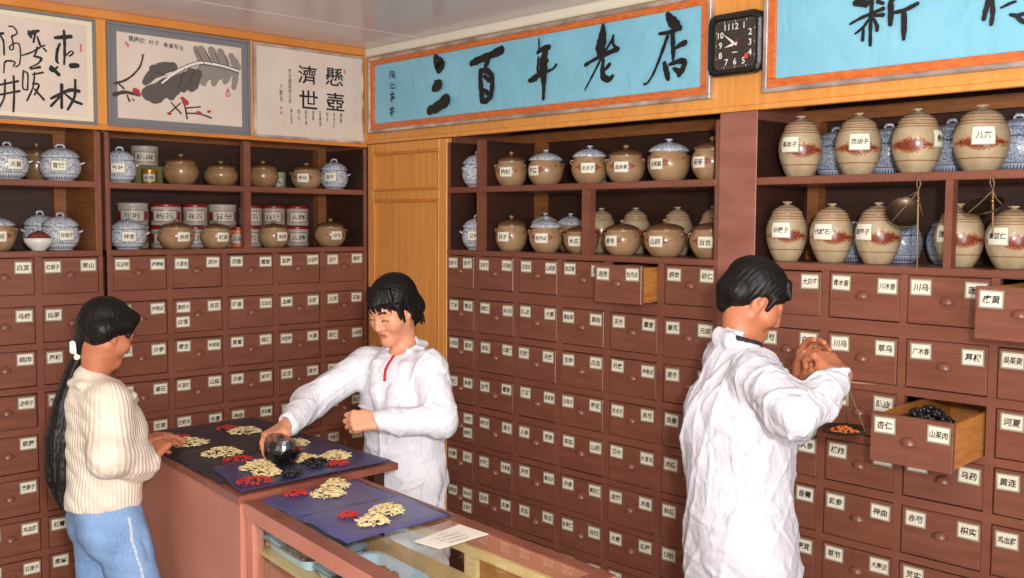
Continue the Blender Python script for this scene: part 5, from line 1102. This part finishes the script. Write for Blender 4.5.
# ---- shop assistant in a white coat, behind the counter
def woman_in_coat():
    r = person('person', (-.80, -1.36, 0), 'short-haired woman in a white coat behind the counter, tipping a bowl of black fruit')
    f = unit(A_(-.95, -.30, 0)); T = frame3(f); c0 = A_(-.800, -1.355, 0); B = lambda x, y, z: c0+T@A_(x, y, z)
    hf = unit(A_(-.90, -.16, -.40)); HR = frame3(hf); hc = A_(-.842, -1.345, 1.437); hs = .95
    Rs, Ls = A_(-.860, -1.215, 1.225), A_(-.785, -1.490, 1.232)
    Re, Rw = A_(-1.080, -1.180, 1.102), A_(-1.250, -1.302, 1.066); Le, Lw = A_(-.805, -1.575, 1.062), A_(-1.000, -1.480, 1.070)
    v = Vol((-1.44, -1.78, 0), (-.56, -1.02, 1.60), .0031)
    head(v, hc, HR, hs)
    v.cap(B(0, -.012, 1.235), hc+HR@A_(0, -.03, -.045), .048, .043, .03)
    v.ell(B(0, 0, 1.09), (.150, .095, .17), T, .03).ell(B(0, 0, .88), (.135, .09, .13), T, .05).ell(B(0, -.01, .76), (.135, .095, .12), T, .05)
    v.cap(Rs, Ls, .045, .045, .04)
    limb(v, Rs, Re, Rw, (.043, .034, .036, .024)); limb(v, Ls, Le, Lw, (.043, .034, .036, .024))
    for sx in (-1, 1):
        limb(v, B(sx*.068, 0, .72), B(sx*.075, .005, .42), B(sx*.085, -.01, .09), (.068, .048, .050, .035), .03)
        v.cap(B(sx*.09, -.02, .045), B(sx*.095, .12, .035), .038, .030, .02)
    RF = hand_frame(A_(-.085, -.03, -.022), A_(-.25, .10, 1.0)); hand(v, Rw+A_(-.010, -.004, -.002), RF, (.75, .55, .35), (.55, .75), False, .95)
    LF = hand_frame(A_(-.070, .038, .004), A_(-.45, -.75, .45), True); hand(v, Lw+A_(-.006, .004, 0), LF, ((1.0, 1.45, .9), (1.1, 1.45, .9), (1.15, 1.45, .9), (1.2, 1.4, .9)), (.20, 1.0), True, .95)
    vol_object('body', v, ['skin', 'lips', 'lash', 'hair', 'cheek'], r, 3, head_paint(hc, HR, hs, cheek=4))
    # hair: short, with a wispy fringe and points before the ears
    h = Vol(hc-.17, hc+.17, .0026); H = both(HR*hs, hc)
    h.ell(H(0, -.022, .040), A_(.085, .100, .090)*hs, HR, .01)
    h.cap(H(-.05, -.066, -.02), H(.05, -.066, -.02), .040*hs, .040*hs, .03); h.cap(H(0, -.075, -.03), H(0, -.066, -.085), .045*hs, .030*hs, .03)
    h.ell(H(0, .104, -.036), A_(.066, .072, .090)*hs, HR, .008, 's')
    g = random.Random(2)
    for k in range(17):                                              # wispy fringe
        x = -.066+.132*k/16+g.uniform(-.003, .003); t = abs(x)/.066; z1 = .034-.020*t*t+g.uniform(-.014, .010)
        h.cap(H(x*.75, .058-.02*t, .098), H(x*.96, .094-.045*t, .060), .0090*hs, .0065*hs, .004); h.cap(H(x*.96, .094-.045*t, .060), H(x*1.06+g.uniform(-.008, .004), .096-.050*t, z1), .0060*hs, .0018, .002)
    for sx in (-1, 1):
        for k in range(7):
            if k in (2, 3): continue
            h.cap(H(sx*.072, .038-.012*k, .035), H(sx*(.077+.001*k), .042-.014*k+.004, -.026-.006*k+g.uniform(-.014, .008)), .012*hs, .0025, .005)
    for k in range(9): h.cap(H(-.05+.0125*k, -.080, -.05), H(-.070+.0175*k, -.074, -.092+g.uniform(-.014, .012)), .013, .0022, .005)
    h.displace(hair_strands(3, .0010, .010, HR[:, 2])); vol_object('hair', h, 'hair', r, 2)
    # white coat
    c = Vol((-1.32, -1.72, .34), (-.58, -1.06, 1.36), .0042)
    c.ell(B(0, .004, 1.10), (.168, .122, .19), T, .03).ell(B(0, .0, .90), (.160, .118, .20), T, .06).cap(B(0, 0, .80), B(0, 0, .44), .150, .176, .06, 'u', (f, 1.25))
    c.cap(Rs+A_(.01, -.02, -.008), Ls+A_(0, .02, -.008), .056, .056, .05); c.cap(B(0, -.018, 1.225), B(0, -.012, 1.288), .078, .058, .03)
    limb(c, Rs, Re, Rw+A_(.012, .004, .002), (.064, .056, .056, .040), .03); limb(c, Ls, Le, Lw+A_(.01, -.006, 0), (.064, .054, .056, .040), .03)
    c.cap(Rw+A_(-.014, -.006, -.004), Rw+A_(-.06, -.03, -.01), .030, .032, .006, 's'); c.cap(Lw+A_(-.012, .006, 0), Lw+A_(-.06, .03, 0), .029, .03, .006, 's')
    c.cap(B(0, .002, 1.292), B(0, .05, 1.36), .050, .062, .010, 's')
    c.ell(B(0, 0, .33), (.30, .30, .10), T, .004, 's')
    big = folds(5, .13, (.5, .3, .8), .4, 2); fine = folds(6, .07, (.8, .4, .5), .4, 2); vert = folds(12, .085, (.8, .6, .05), .3, 2)
    cr = folds(7, .10, (.6, .5, .7), .7, 4)
    c.displace(lambda x, y, z: .007*big(x, y, z)+.0035*fine(x, y, z)-.005*cr(x, y, z, 1)+.012*np.clip((1.05-z)/.4, 0, 1)*vert(x, y, z))
    for sx in (-1, 1):                                              # collar and lapels
        c.chain([B(sx*.058, -.050, 1.304), B(sx*.074, .0, 1.288), B(sx*.060, .080, 1.235), B(sx*.040, .122, 1.15), B(sx*.012, .128, 1.06)], [.013, .016, .024, .022, .008], .010, 'u', (f, 2.0))
    c.chain([B(-.060, -.05, 1.304), B(0, -.074, 1.312), B(.060, -.05, 1.304)], [.013, .014, .013], .008)
    c.chain([B(.010, .128, 1.06), B(.008, .128, .95), B(.010, .150, .70), B(.012, .168, .46)], [.006, .006, .006, .006], .008)
    c.cap(B(.055, .117, 1.075), B(.125, .100, 1.085), .005, .005, .006)
    def paint(p):
        q = (p-c0)@T; m = np.zeros(len(p), int); m[(np.abs(q[:, 0]+.004*np.sin(q[:, 2]*40)) < .0065) & (q[:, 1] > .035) & (q[:, 2] > 1.185) & (q[:, 2] < 1.33)] = 1
        return m
    vol_object('white_coat', c, ['white_cotton', 'red_knit'], r, 2, paint)
    s = Vol((-1.0, -1.62, 0), (-.56, -1.06, .10), .004)
    for sx in (-1, 1): s.cap(B(sx*.09, -.025, .040), B(sx*.095, .125, .034), .046, .038, .02).ell(B(sx*.09, .04, -.02), (.08, .16, .022), T, .004, 's')
    vol_object('shoes', s, 'shoe', r, 2)
    return r
woman_in_coat()

# ---- glass bowl of black fruit, tipped by her right hand
def tipped_bowl():
    r = root('glass_bowl', (-1.335, -1.372, .985), 'clear glass bowl of black dried fruit, tipped by the woman in the white coat', 'bowl')
    tilt = Matrix.Rotation(math.radians(-150), 4, 'Z') @ Matrix.Rotation(math.radians(-52), 4, 'Y')
    r.rotation_euler = tilt.to_euler(); r.location = (-1.338, -1.410, 1.004); r.scale = (1.08, 1.08, 1.08)
    o = MB().lathe([(.002, -.038), (.022, -.038), (.026, -.036), (.046, -.020), (.057, .006), (.0615, .022), (.0595, .0225), (.054, .006), (.043, -.018), (.024, -.032), (.002, -.033)], 36, 0, None, False).build('bowl_shell', 'bowl_glass', r, False)
    m = MB(); g = random.Random(8)
    for k in range(130):
        a = g.random()*2*PI; q_ = math.sqrt(g.random())*.040; z = g.uniform(-.018, .018); q_ *= .7 if z < -.008 else 1.1
        m.ball((q_*math.cos(a), q_*math.sin(a), z), (.009*g.uniform(.7, 1.2), .007, .006), 0, Matrix.Rotation(g.random()*.4, 4, 'X'), 7, 4)
    o = tag(link('black_fruit_heap', m.mesh('heap', 'herb_black')), 'black dried fruit inside the tipped glass bowl', 'dried fruit', kind='stuff'); o.location = r.location; o.rotation_euler = r.rotation_euler; o.scale = r.scale
tipped_bowl()

# ---- customer with a long ponytail
def woman_customer():
    r = person('person', (-1.74, -.98, 0), 'woman with a long black ponytail, cream sweater and blue jeans leaning at the counter')
    f = unit(A_(.99, -.05, 0)); T = frame3(f); c0 = A_(-1.742, -.965, 0); B = lambda x, y, z: c0+T@A_(x, y, z)
    hf = unit(A_(.92, .10, -.42)); HR = frame3(hf); hc = A_(-1.722, -.985, 1.385); hs = .865
    Rs, Ls = A_(-1.760, -1.078, 1.166), A_(-1.715, -.815, 1.160)
    Re, Rw = A_(-1.792, -1.150, 1.010), A_(-1.622, -1.062, .966); Le, Lw = A_(-1.715, -.775, .95), A_(-1.602, -.905, .992)
    hipR, hipL = A_(-1.718, -1.045, .73), A_(-1.718, -.890, .73)
    kR, aR, kL, aL = A_(-1.648, -1.108, .42), A_(-1.745, -1.110, .08), A_(-1.725, -.865, .40), A_(-1.80, -.865, .08)
    v = Vol((-1.93, -1.28, 0), (-1.44, -.70, 1.52), .0031)
    head(v, hc, HR, hs)
    v.cap(B(-.0, -.015, 1.18), hc+HR@A_(0, -.030, -.04), .046, .039, .03)
    v.ell(B(0, 0, 1.05), (.135, .085, .16), T, .03).ell(B(0, .0, .88), (.115, .08, .12), T, .05).ell(B(0, .008, .77), (.130, .080, .09), T, .05)
    v.cap(Rs, Ls, .040, .040, .04); limb(v, Rs, Re, Rw, (.038, .030, .032, .022)); limb(v, Ls, Le, Lw, (.038, .030, .032, .022))
    for hp, k, a in ((hipR, kR, aR), (hipL, kL, aL)):
        limb(v, hp, k, a, (.074, .050, .050, .034), .03); v.cap(a+A_(-.02, 0, -.035), a+A_(.13, 0, -.045), .036, .028, .02)
    hand(v, Rw+A_(.004, .002, .002), hand_frame(A_(.066, .036, .034), A_(-.45, -.25, .85)), (.42, .38, .22), (.35, .3), False, .9)
    hand(v, Lw+A_(.004, 0, .002), hand_frame(A_(.07, -.02, .008), A_(-.1, -.1, 1), True), (.22, .3, .2), (.35, .3), True, .9)
    vol_object('body', v, ['skin_tan', 'lips', 'lash', 'hair'], r, 3, head_paint(hc, HR, hs))
    # hair drawn back to a tie, then a long ponytail
    h = Vol(A_(-1.99, -1.14, .80), A_(-1.55, -.80, 1.54), .0028); H = both(HR*hs, hc)
    tie = A_(-1.788, -.950, 1.330)
    h.ell(H(0, -.018, .042), A_(.083, .102, .088)*hs, HR, .01); h.ell(H(0, .098, -.052), A_(.070, .070, .084)*hs, HR, .010, 's')
    for sx in (-1, 1): h.cap(H(sx*.066, .030, .045), H(sx*.060, -.060, .0), .026*hs, .030*hs, .02); h.cap(H(sx*.060, .050, .062), H(sx*.074, .045, .004), .014, .006, .01)
    h.cap(H(-.030, .062, .080), H(.030, .062, .080), .022, .022, .02)
    h.cap(H(0, -.060, .0), tie, .058*hs, .022, .03)
    for sx in (-1, 1): h.cap(H(sx*.060, -.040, -.012), tie, .026, .016, .03); h.cap(H(sx*.064, -.036, .010), H(sx*.045, -.062, -.042), .020, .018, .02)
    g = random.Random(6); path = [tie, A_(-1.815, -.935, 1.270), A_(-1.845, -.925, 1.165), A_(-1.868, -.925, 1.04), A_(-1.876, -.940, .920), A_(-1.862, -.952, .840)]
    wid = [.006, .015, .028, .037, .034, .014]
    for k in range(46):
        a = g.random()*2*PI; q_ = math.sqrt(g.random()); d = A_(math.cos(a)*q_*.8, math.sin(a)*q_, 0); pts = []
        for p, w in zip(path, wid): pts.append(p+d*w+A_(g.uniform(-.003, .003), g.uniform(-.003, .003), 0))
        pts[-1] = pts[-1]+A_(0, 0, g.uniform(-.02, .05)); h.chain(pts, [.007, .0080, .0080, .0075, .0065, .0025], .003)
    h.displace(hair_strands(4, .0008, .010)); vol_object('hair', h, 'hair', r, 2)
    m = MB(); side_ = unit(np.cross(A_(0, 0, 1), tie-hc)); Mb = Matrix.Translation(tie+A_(-.004, -.012, .006))
    b = Vol(tie-.06, tie+.06, .0026); cdir = unit(A_(-.55, -.85, 0)); up = A_(0, 0, 1); sd = np.cross(up, cdir)
    k0 = tie+cdir*.022; b.ell(k0, (.010, .010, .010), None, .004)
    for sg in (-1, 1):
        tip = k0+sd*sg*.026+up*(.010 if sg < 0 else .0)
        for q_ in (-.012, 0, .012): b.cap(k0, tip+up*q_, .008, .010, .005, 'u', (cdir, 1.8))
        b.cap(k0, k0+sd*sg*.014-up*.022, .007, .010, .004, 'u', (cdir, 2.0))
    b.chain([tie+A_(.02*math.cos(t), .02*math.sin(t), .004) for t in np.linspace(0, 6.28, 12)], [.006]*12, .004)
    vol_object('hair_bow', b, 'bow_white', r, 2)
    # cream ribbed sweater with a broad flat collar
    c = Vol((-1.93, -1.30, .79), (-1.55, -.66, 1.31), .0045)
    c.ell(B(0, .004, 1.06), (.160, .112, .17), T, .03).cap(B(0, 0, .99), B(0, -.005, .845), .108, .118, .05, 'u', (f, 1.06)).cap(B(-.03, 0, .86), B(.03, 0, .86), .112, .112, .03, 'u', (f, 1.02))
    c.ell(B(-.05, .075, 1.065), (.055, .05, .06), T, .04).ell(B(.05, .075, 1.065), (.055, .05, .06), T, .04)
    c.cap(Rs+A_(0, .03, .0), Ls+A_(0, -.03, .0), .058, .056, .05); c.cap(B(0, -.022, 1.18), B(0, -.026, 1.232), .085, .058, .04)
    limb(c, Rs, Re, Rw+A_(-.016, -.006, -.002), (.053, .046, .048, .044), .06); limb(c, Ls, Le, Lw+A_(-.016, 0, 0), (.062, .052, .052, .044), .03)
    c.cap(Re*.45+Rw*.55+A_(0, -.010, -.020), Rw+A_(-.016, -.014, -.022), .034, .034, .03)
    c.cap(Rw+A_(.002, 0, .002), Rw+A_(.04, .02, .035), .028, .032, .006, 's'); c.cap(Lw+A_(-.004, 0, 0), Lw+A_(.05, -.02, 0), .029, .03, .006, 's')
    c.cap(B(0, .002, 1.235), B(0, .06, 1.32), .046, .066, .012, 's')
    c.ell(B(0, 0, .775), (.30, .30, .047), T, .006, 's')
    fo = folds(15, .11, (.4, .5, .8), .5); fs_ = folds(16, .05, (.3, .3, 1), .5); c.displace(lambda x, y, z: .006*fo(x, y, z)+.003*fs_(x, y, z))
    for sx in (-1, 1): c.chain([B(0, -.078, 1.226), B(sx*.050, -.066, 1.224), B(sx*.088, -.024, 1.214), B(sx*.088, .025, 1.200), B(sx*.064, .074, 1.176), B(0, .104, 1.150)], [.022, .025, .026, .025, .022, .020], .008, 'u', ((0, 0, 1), 1.5))
    vol_object('sweater', c, 'knit', r, 4)
    # jeans
    j = Vol((-1.93, -1.24, .05), (-1.54, -.74, .90), .0045)
    j.ell(B(0, .008, .77), (.150, .100, .115), T, .03).cap(B(-.03, .006, .83), B(.03, .006, .83), .100, .100, .03); j.ell(B(-.065, -.028, .745), (.070, .062, .080), T, .03).ell(B(.065, -.028, .745), (.070, .062, .080), T, .03)
    for hp, k, a in ((hipR, kR, aR), (hipL, kL, aL)): limb(j, hp, k, a+A_(0, 0, .03), (.088, .064, .064, .056), .03)
    j.ell(B(0, 0, .895), (.3, .3, .035), T, .004, 's')
    fj = folds(21, .06, (.5, .2, 1), .4); j.displace(lambda x, y, z: .003*fj(x, y, z)+.005*fj(y+.3, z, x)*np.clip(1-np.abs(z-.70)/.10, 0, 1))
    def seam(p):
        q = (p-c0)@T; m = np.zeros(len(p), int)
        for hp, k, s0 in ((hipR, kR, 1), (hipL, kL, -1)):
            t = np.clip((hp[2]-p[:, 2])/(hp[2]-k[2]), 0, 1.0)[:, None]; ax = hp+(k-hp)*t; d = (p-ax)@T
            m[(np.abs(d[:, 1]-.006) < .0035) & (d[:, 0]*s0 > .03) & (p[:, 2] < .80) & (p[:, 2] > k[2])] = 1
        return m
    vol_object('jeans', j, ['denim', 'denim_seam'], r, 3, seam)
    s = Vol((-1.92, -1.2, 0), (-1.54, -.78, .11), .004)
    for a in (aR, aL): s.cap(a+A_(-.02, 0, -.037), a+A_(.13, 0, -.045), .044, .036, .02).ell(a+A_(.05, 0, -.104), (.2, .1, .026), None, .004, 's')
    vol_object('shoes', s, 'shoe', r, 2)
woman_customer()

# ---- dispenser in a white coat, weighing with a hand scale at the drawers
def man_in_coat():
    r = person('person', (-.54, -2.62, 0), 'man in a white coat with his back half turned, weighing at the open drawers')
    f = unit(A_(.74, -.67, 0)); T = frame3(f); c0 = A_(-.530, -2.617, 0); B = lambda x, y, z: c0+T@A_(x, y, z)
    hf = unit(A_(.72, -.66, -.60)); HR = frame3(hf); hc = A_(-.490, -2.624, 1.529); hs = .90
    Rs, Ls = A_(-.640, -2.735, 1.338), A_(-.410, -2.488, 1.335)
    Re, Rw = A_(-.735, -2.908, 1.260), A_(-.512, -2.912, 1.342); Le, Lw = A_(-.230, -2.600, 1.14), A_(-.396, -2.722, 1.284)
    v = Vol((-.86, -3.06, 0), (-.14, -2.32, 1.68), .0032)
    head(v, hc, HR, hs, False)
    v.cap(B(0, -.015, 1.33), hc+HR@A_(0, -.032, -.040), .053, .046, .03)
    v.ell(B(0, 0, 1.18), (.165, .105, .19), T, .03).ell(B(0, 0, .95), (.145, .10, .14), T, .05).ell(B(0, 0, .83), (.155, .11, .12), T, .05)
    v.cap(Rs, Ls, .050, .050, .04); limb(v, Rs, Re, Rw, (.048, .040, .040, .028)); limb(v, Ls, Le, Lw, (.048, .040, .040, .028))
    for sx in (-1, 1):
        limb(v, B(sx*.075, -.01, .80), B(sx*.09, .005, .45), B(sx*.10, -.01, .10), (.070, .055, .052, .038), .03); v.cap(B(sx*.10, -.02, .05), B(sx*.11, .14, .04), .042, .034, .02)
    rt_, fw_ = A_(.727, -.687, 0), A_(.687, .727, 0)
    hand(v, Rw+A_(-.004, .002, .004), hand_frame(-rt_*.30+A_(0, 0, .45)+fw_*.75, -fw_*.55+rt_*.25+A_(0, 0, .75)), ((1.0, 1.3, .8), (1.1, 1.35, .8), (1.15, 1.35, .8), (1.2, 1.3, .8)), (.25, .95), False, 1.0)
    hand(v, Lw+A_(0, 0, .006), hand_frame(rt_*.25+A_(0, 0, .95)-fw_*.05, fw_*.9-rt_*.25+A_(0, 0, .1), True), ((.45, .55, .35), (.55, .65, .4), (.65, .7, .45), (.75, .7, .45)), (.55, .55), True, 1.0, .09)
    vol_object('body', v, ['skin_tan', 'lips', 'lash', 'hair'], r, 3, head_paint(hc, HR, hs))
    h = Vol(hc-.17, hc+.17, .0026); H = both(HR*hs, hc)
    h.ell(H(0, -.022, .046), A_(.086, .106, .088)*hs, HR, .01); h.cap(H(-.045, -.070, -.010), H(.045, -.070, -.010), .040, .040, .03); h.cap(H(0, -.082, -.02), H(0, -.074, -.062), .042, .026, .03)
    h.ell(H(0, .104, -.045), A_(.082, .068, .086)*hs, HR, .006, 's')
    for sx in (-1, 1):
        h.ell(H(sx*.080, .012, -.020), A_(.03, .026, .036), HR, .006, 's'); h.cap(H(sx*.070, .034, .030), H(sx*.072, .030, -.012), .012, .006, .006)
    g = random.Random(12)
    for k in range(22): x = -.056+.112*k/21; h.cap(H(x*.8, .050, .094), H(x, .084-.3*x*x*8, .058+g.uniform(-.006, .008)), .0095, .003, .005)
    h.displace(hair_strands(9, .0010, .010, HR[:, 2])); vol_object('hair', h, 'hair', r, 2)
    # white coat, much creased
    c = Vol((-.90, -3.06, .33), (-.13, -2.28, 1.47), .0044)
    c.ell(B(0, -.002, 1.18), (.185, .136, .19), T, .03).cap(B(0, .004, 1.06), B(0, .004, .80), .150, .160, .08, 'u', (f, 1.08)).cap(B(0, .006, .80), B(0, .010, .42), .162, .186, .06, 'u', (f, 1.08))
    c.cap(B(0, -.045, 1.20), B(0, -.025, .9), .120, .125, .05)
    c.cap(Rs+A_(.02, .02, -.01), Ls+A_(-.02, -.02, -.01), .062, .062, .05); c.cap(B(0, -.03, 1.33), B(0, -.020, 1.395), .084, .064, .03)
    limb(c, Rs, Re, Rw+A_(-.022, .002, -.010), (.070, .053, .049, .042), .035); limb(c, Ls, Le, Lw+A_(.01, .008, -.014), (.080, .068, .066, .046), .04)
    c.cap(Rs*.35+Re*.65+A_(0, 0, -.030), Re*.45+Rw*.55+A_(0, 0, -.020), .044, .040, .05)
    c.cap(Rw+A_(.0, 0, .0), Rw+A_(.045, .0, .06), .034, .038, .006, 's'); c.cap(Lw+A_(-.004, 0, .004), Lw+A_(-.01, -.01, .06), .034, .036, .006, 's')
    c.cap(B(0, .010, 1.392), B(0, .06, 1.47), .054, .072, .010, 's'); c.ell(B(0, 0, .32), (.32, .32, .10), T, .004, 's')
    big = folds(31, .17, (.5, -.3, .8), .35, 2); fine = folds(32, .085, (.35, -.2, .9), .4, 2); vert = folds(33, .10, (.7, .6, .1), .3, 2)
    cr = folds(36, .13, (.5, -.2, .8), .8, 5); cr2 = folds(38, .07, (.5, .3, .8), .9, 4)
    c.displace(lambda x, y, z: .008*big(x, y, z)+.0035*fine(x, y, z)-.0065*cr(x, y, z, 1)-.0035*cr2(x, y, z, 1)+.012*np.clip((1.15-z)/.5, 0, 1)*vert(x, y, z))
    c.chain([B(-.084, .076, 1.340), B(-.082, .014, 1.382), B(-.050, -.054, 1.414), B(0, -.074, 1.422), B(.050, -.054, 1.414), B(.082, .014, 1.382), B(.084, .076, 1.340)], [.015, .018, .019, .020, .019, .018, .015], .008, 'u', ((0, 0, 1), .7))
    c.chain([B(-.095, .030, 1.335), B(-.100, .085, 1.300), B(-.070, .135, 1.24)], [.02, .024, .02], .008); c.chain([B(.095, .030, 1.335), B(.100, .085, 1.300), B(.070, .135, 1.24)], [.02, .024, .02], .008)
    vol_object('white_coat', c, 'dimmed_cotton', r, 2)
    s = Vol(B(0, 0, 1.40)-.13, B(0, 0, 1.40)+.13, .004); s.chain([B(.068*math.sin(t), -.010-.062*math.cos(t), 1.416+.016*math.cos(t)) for t in np.linspace(-2.2, 2.2, 14)], [.011]*14, .004); vol_object('shirt_collar', s, 'dark_shirt', r, 2)
    t = Vol(B(0, 0, .5)-.45, B(0, 0, .5)+.45, .006)
    for sx in (-1, 1): limb(t, B(sx*.075, -.01, .80), B(sx*.09, .005, .45), B(sx*.10, -.01, .09), (.078, .070, .068, .064), .03)
    vol_object('trousers', t, 'trousers', r, 2)
    s = Vol(B(0, .05, .08)-A_(.32, .32, .10), B(0, .05, .08)+A_(.32, .32, .04), .004)
    for sx in (-1, 1): s.cap(B(sx*.10, -.02, .05), B(sx*.11, .145, .042), .050, .042, .02).ell(B(sx*.105, .06, -.022), (.08, .2, .024), T, .004, 's')
    vol_object('shoes', s, 'shoe', r, 2)
    return Rw, Lw
man_in_coat()

# ---- the scale he holds: small pan of reddish herb on three cords, with its beam
def held_scale():
    r = root('hand_scale', (-.43, -2.875, 1.19), 'hand scale with a small pan of reddish herb, held by the man at the drawers', 'scale')
    pc = A_(-.425, -2.876, 1.182); top = A_(-.512, -2.928, 1.362)
    m = pan_mesh(.070, .018); m.v = [Vector(pc)+p for p in m.v]; m.build('pan', 'scale_iron', r)
    kn = A_(-.470, -2.905, 1.318)
    for k in range(3):
        a = 2*PI*k/3+.4; p = pc+A_(.069*math.cos(a), .069*math.sin(a), .001); MB().tube([kn, (kn+p)/2, p], .0014, 5).build('cord', 'cord', r)
    MB().tube([top, (top+kn)/2+A_(.003, 0, 0), kn], .0016, 5).build('cord', 'cord', r)
    MB().tube([kn+A_(-.03, .02, .006), kn+A_(.06, -.05, -.004)], [.003, .0022], 7).build('beam', 'beam_wood', r)
    o = MB(); heap(o, (0, 0, 0), .040, .040, .016, 70, (.012, .003), 0, 77, .5, True)
    h = tag(link('red_herb_heap', o.mesh('heap', 'tin_orange')), 'reddish herb lying in the pan of the held scale', 'dried herb', kind='stuff'); h.location = pc+A_(0, 0, -.012)
held_scale()
# dark herb heaped in the opened drawer
m = MB(); heap(m, (0, 0, .052), .060, .085, .060, 210, (.024, .009), 0, 90, .7, True); m.ball((0, 0, .042), (.07, .09, .045))
o = tag(link('black_herb_heap', m.mesh('heap', 'herb_black')), 'glossy black herb heaped in the pulled-out drawer right of the man', 'dried herb', kind='stuff'); o.location = (-.110, -2.972, 1.100)
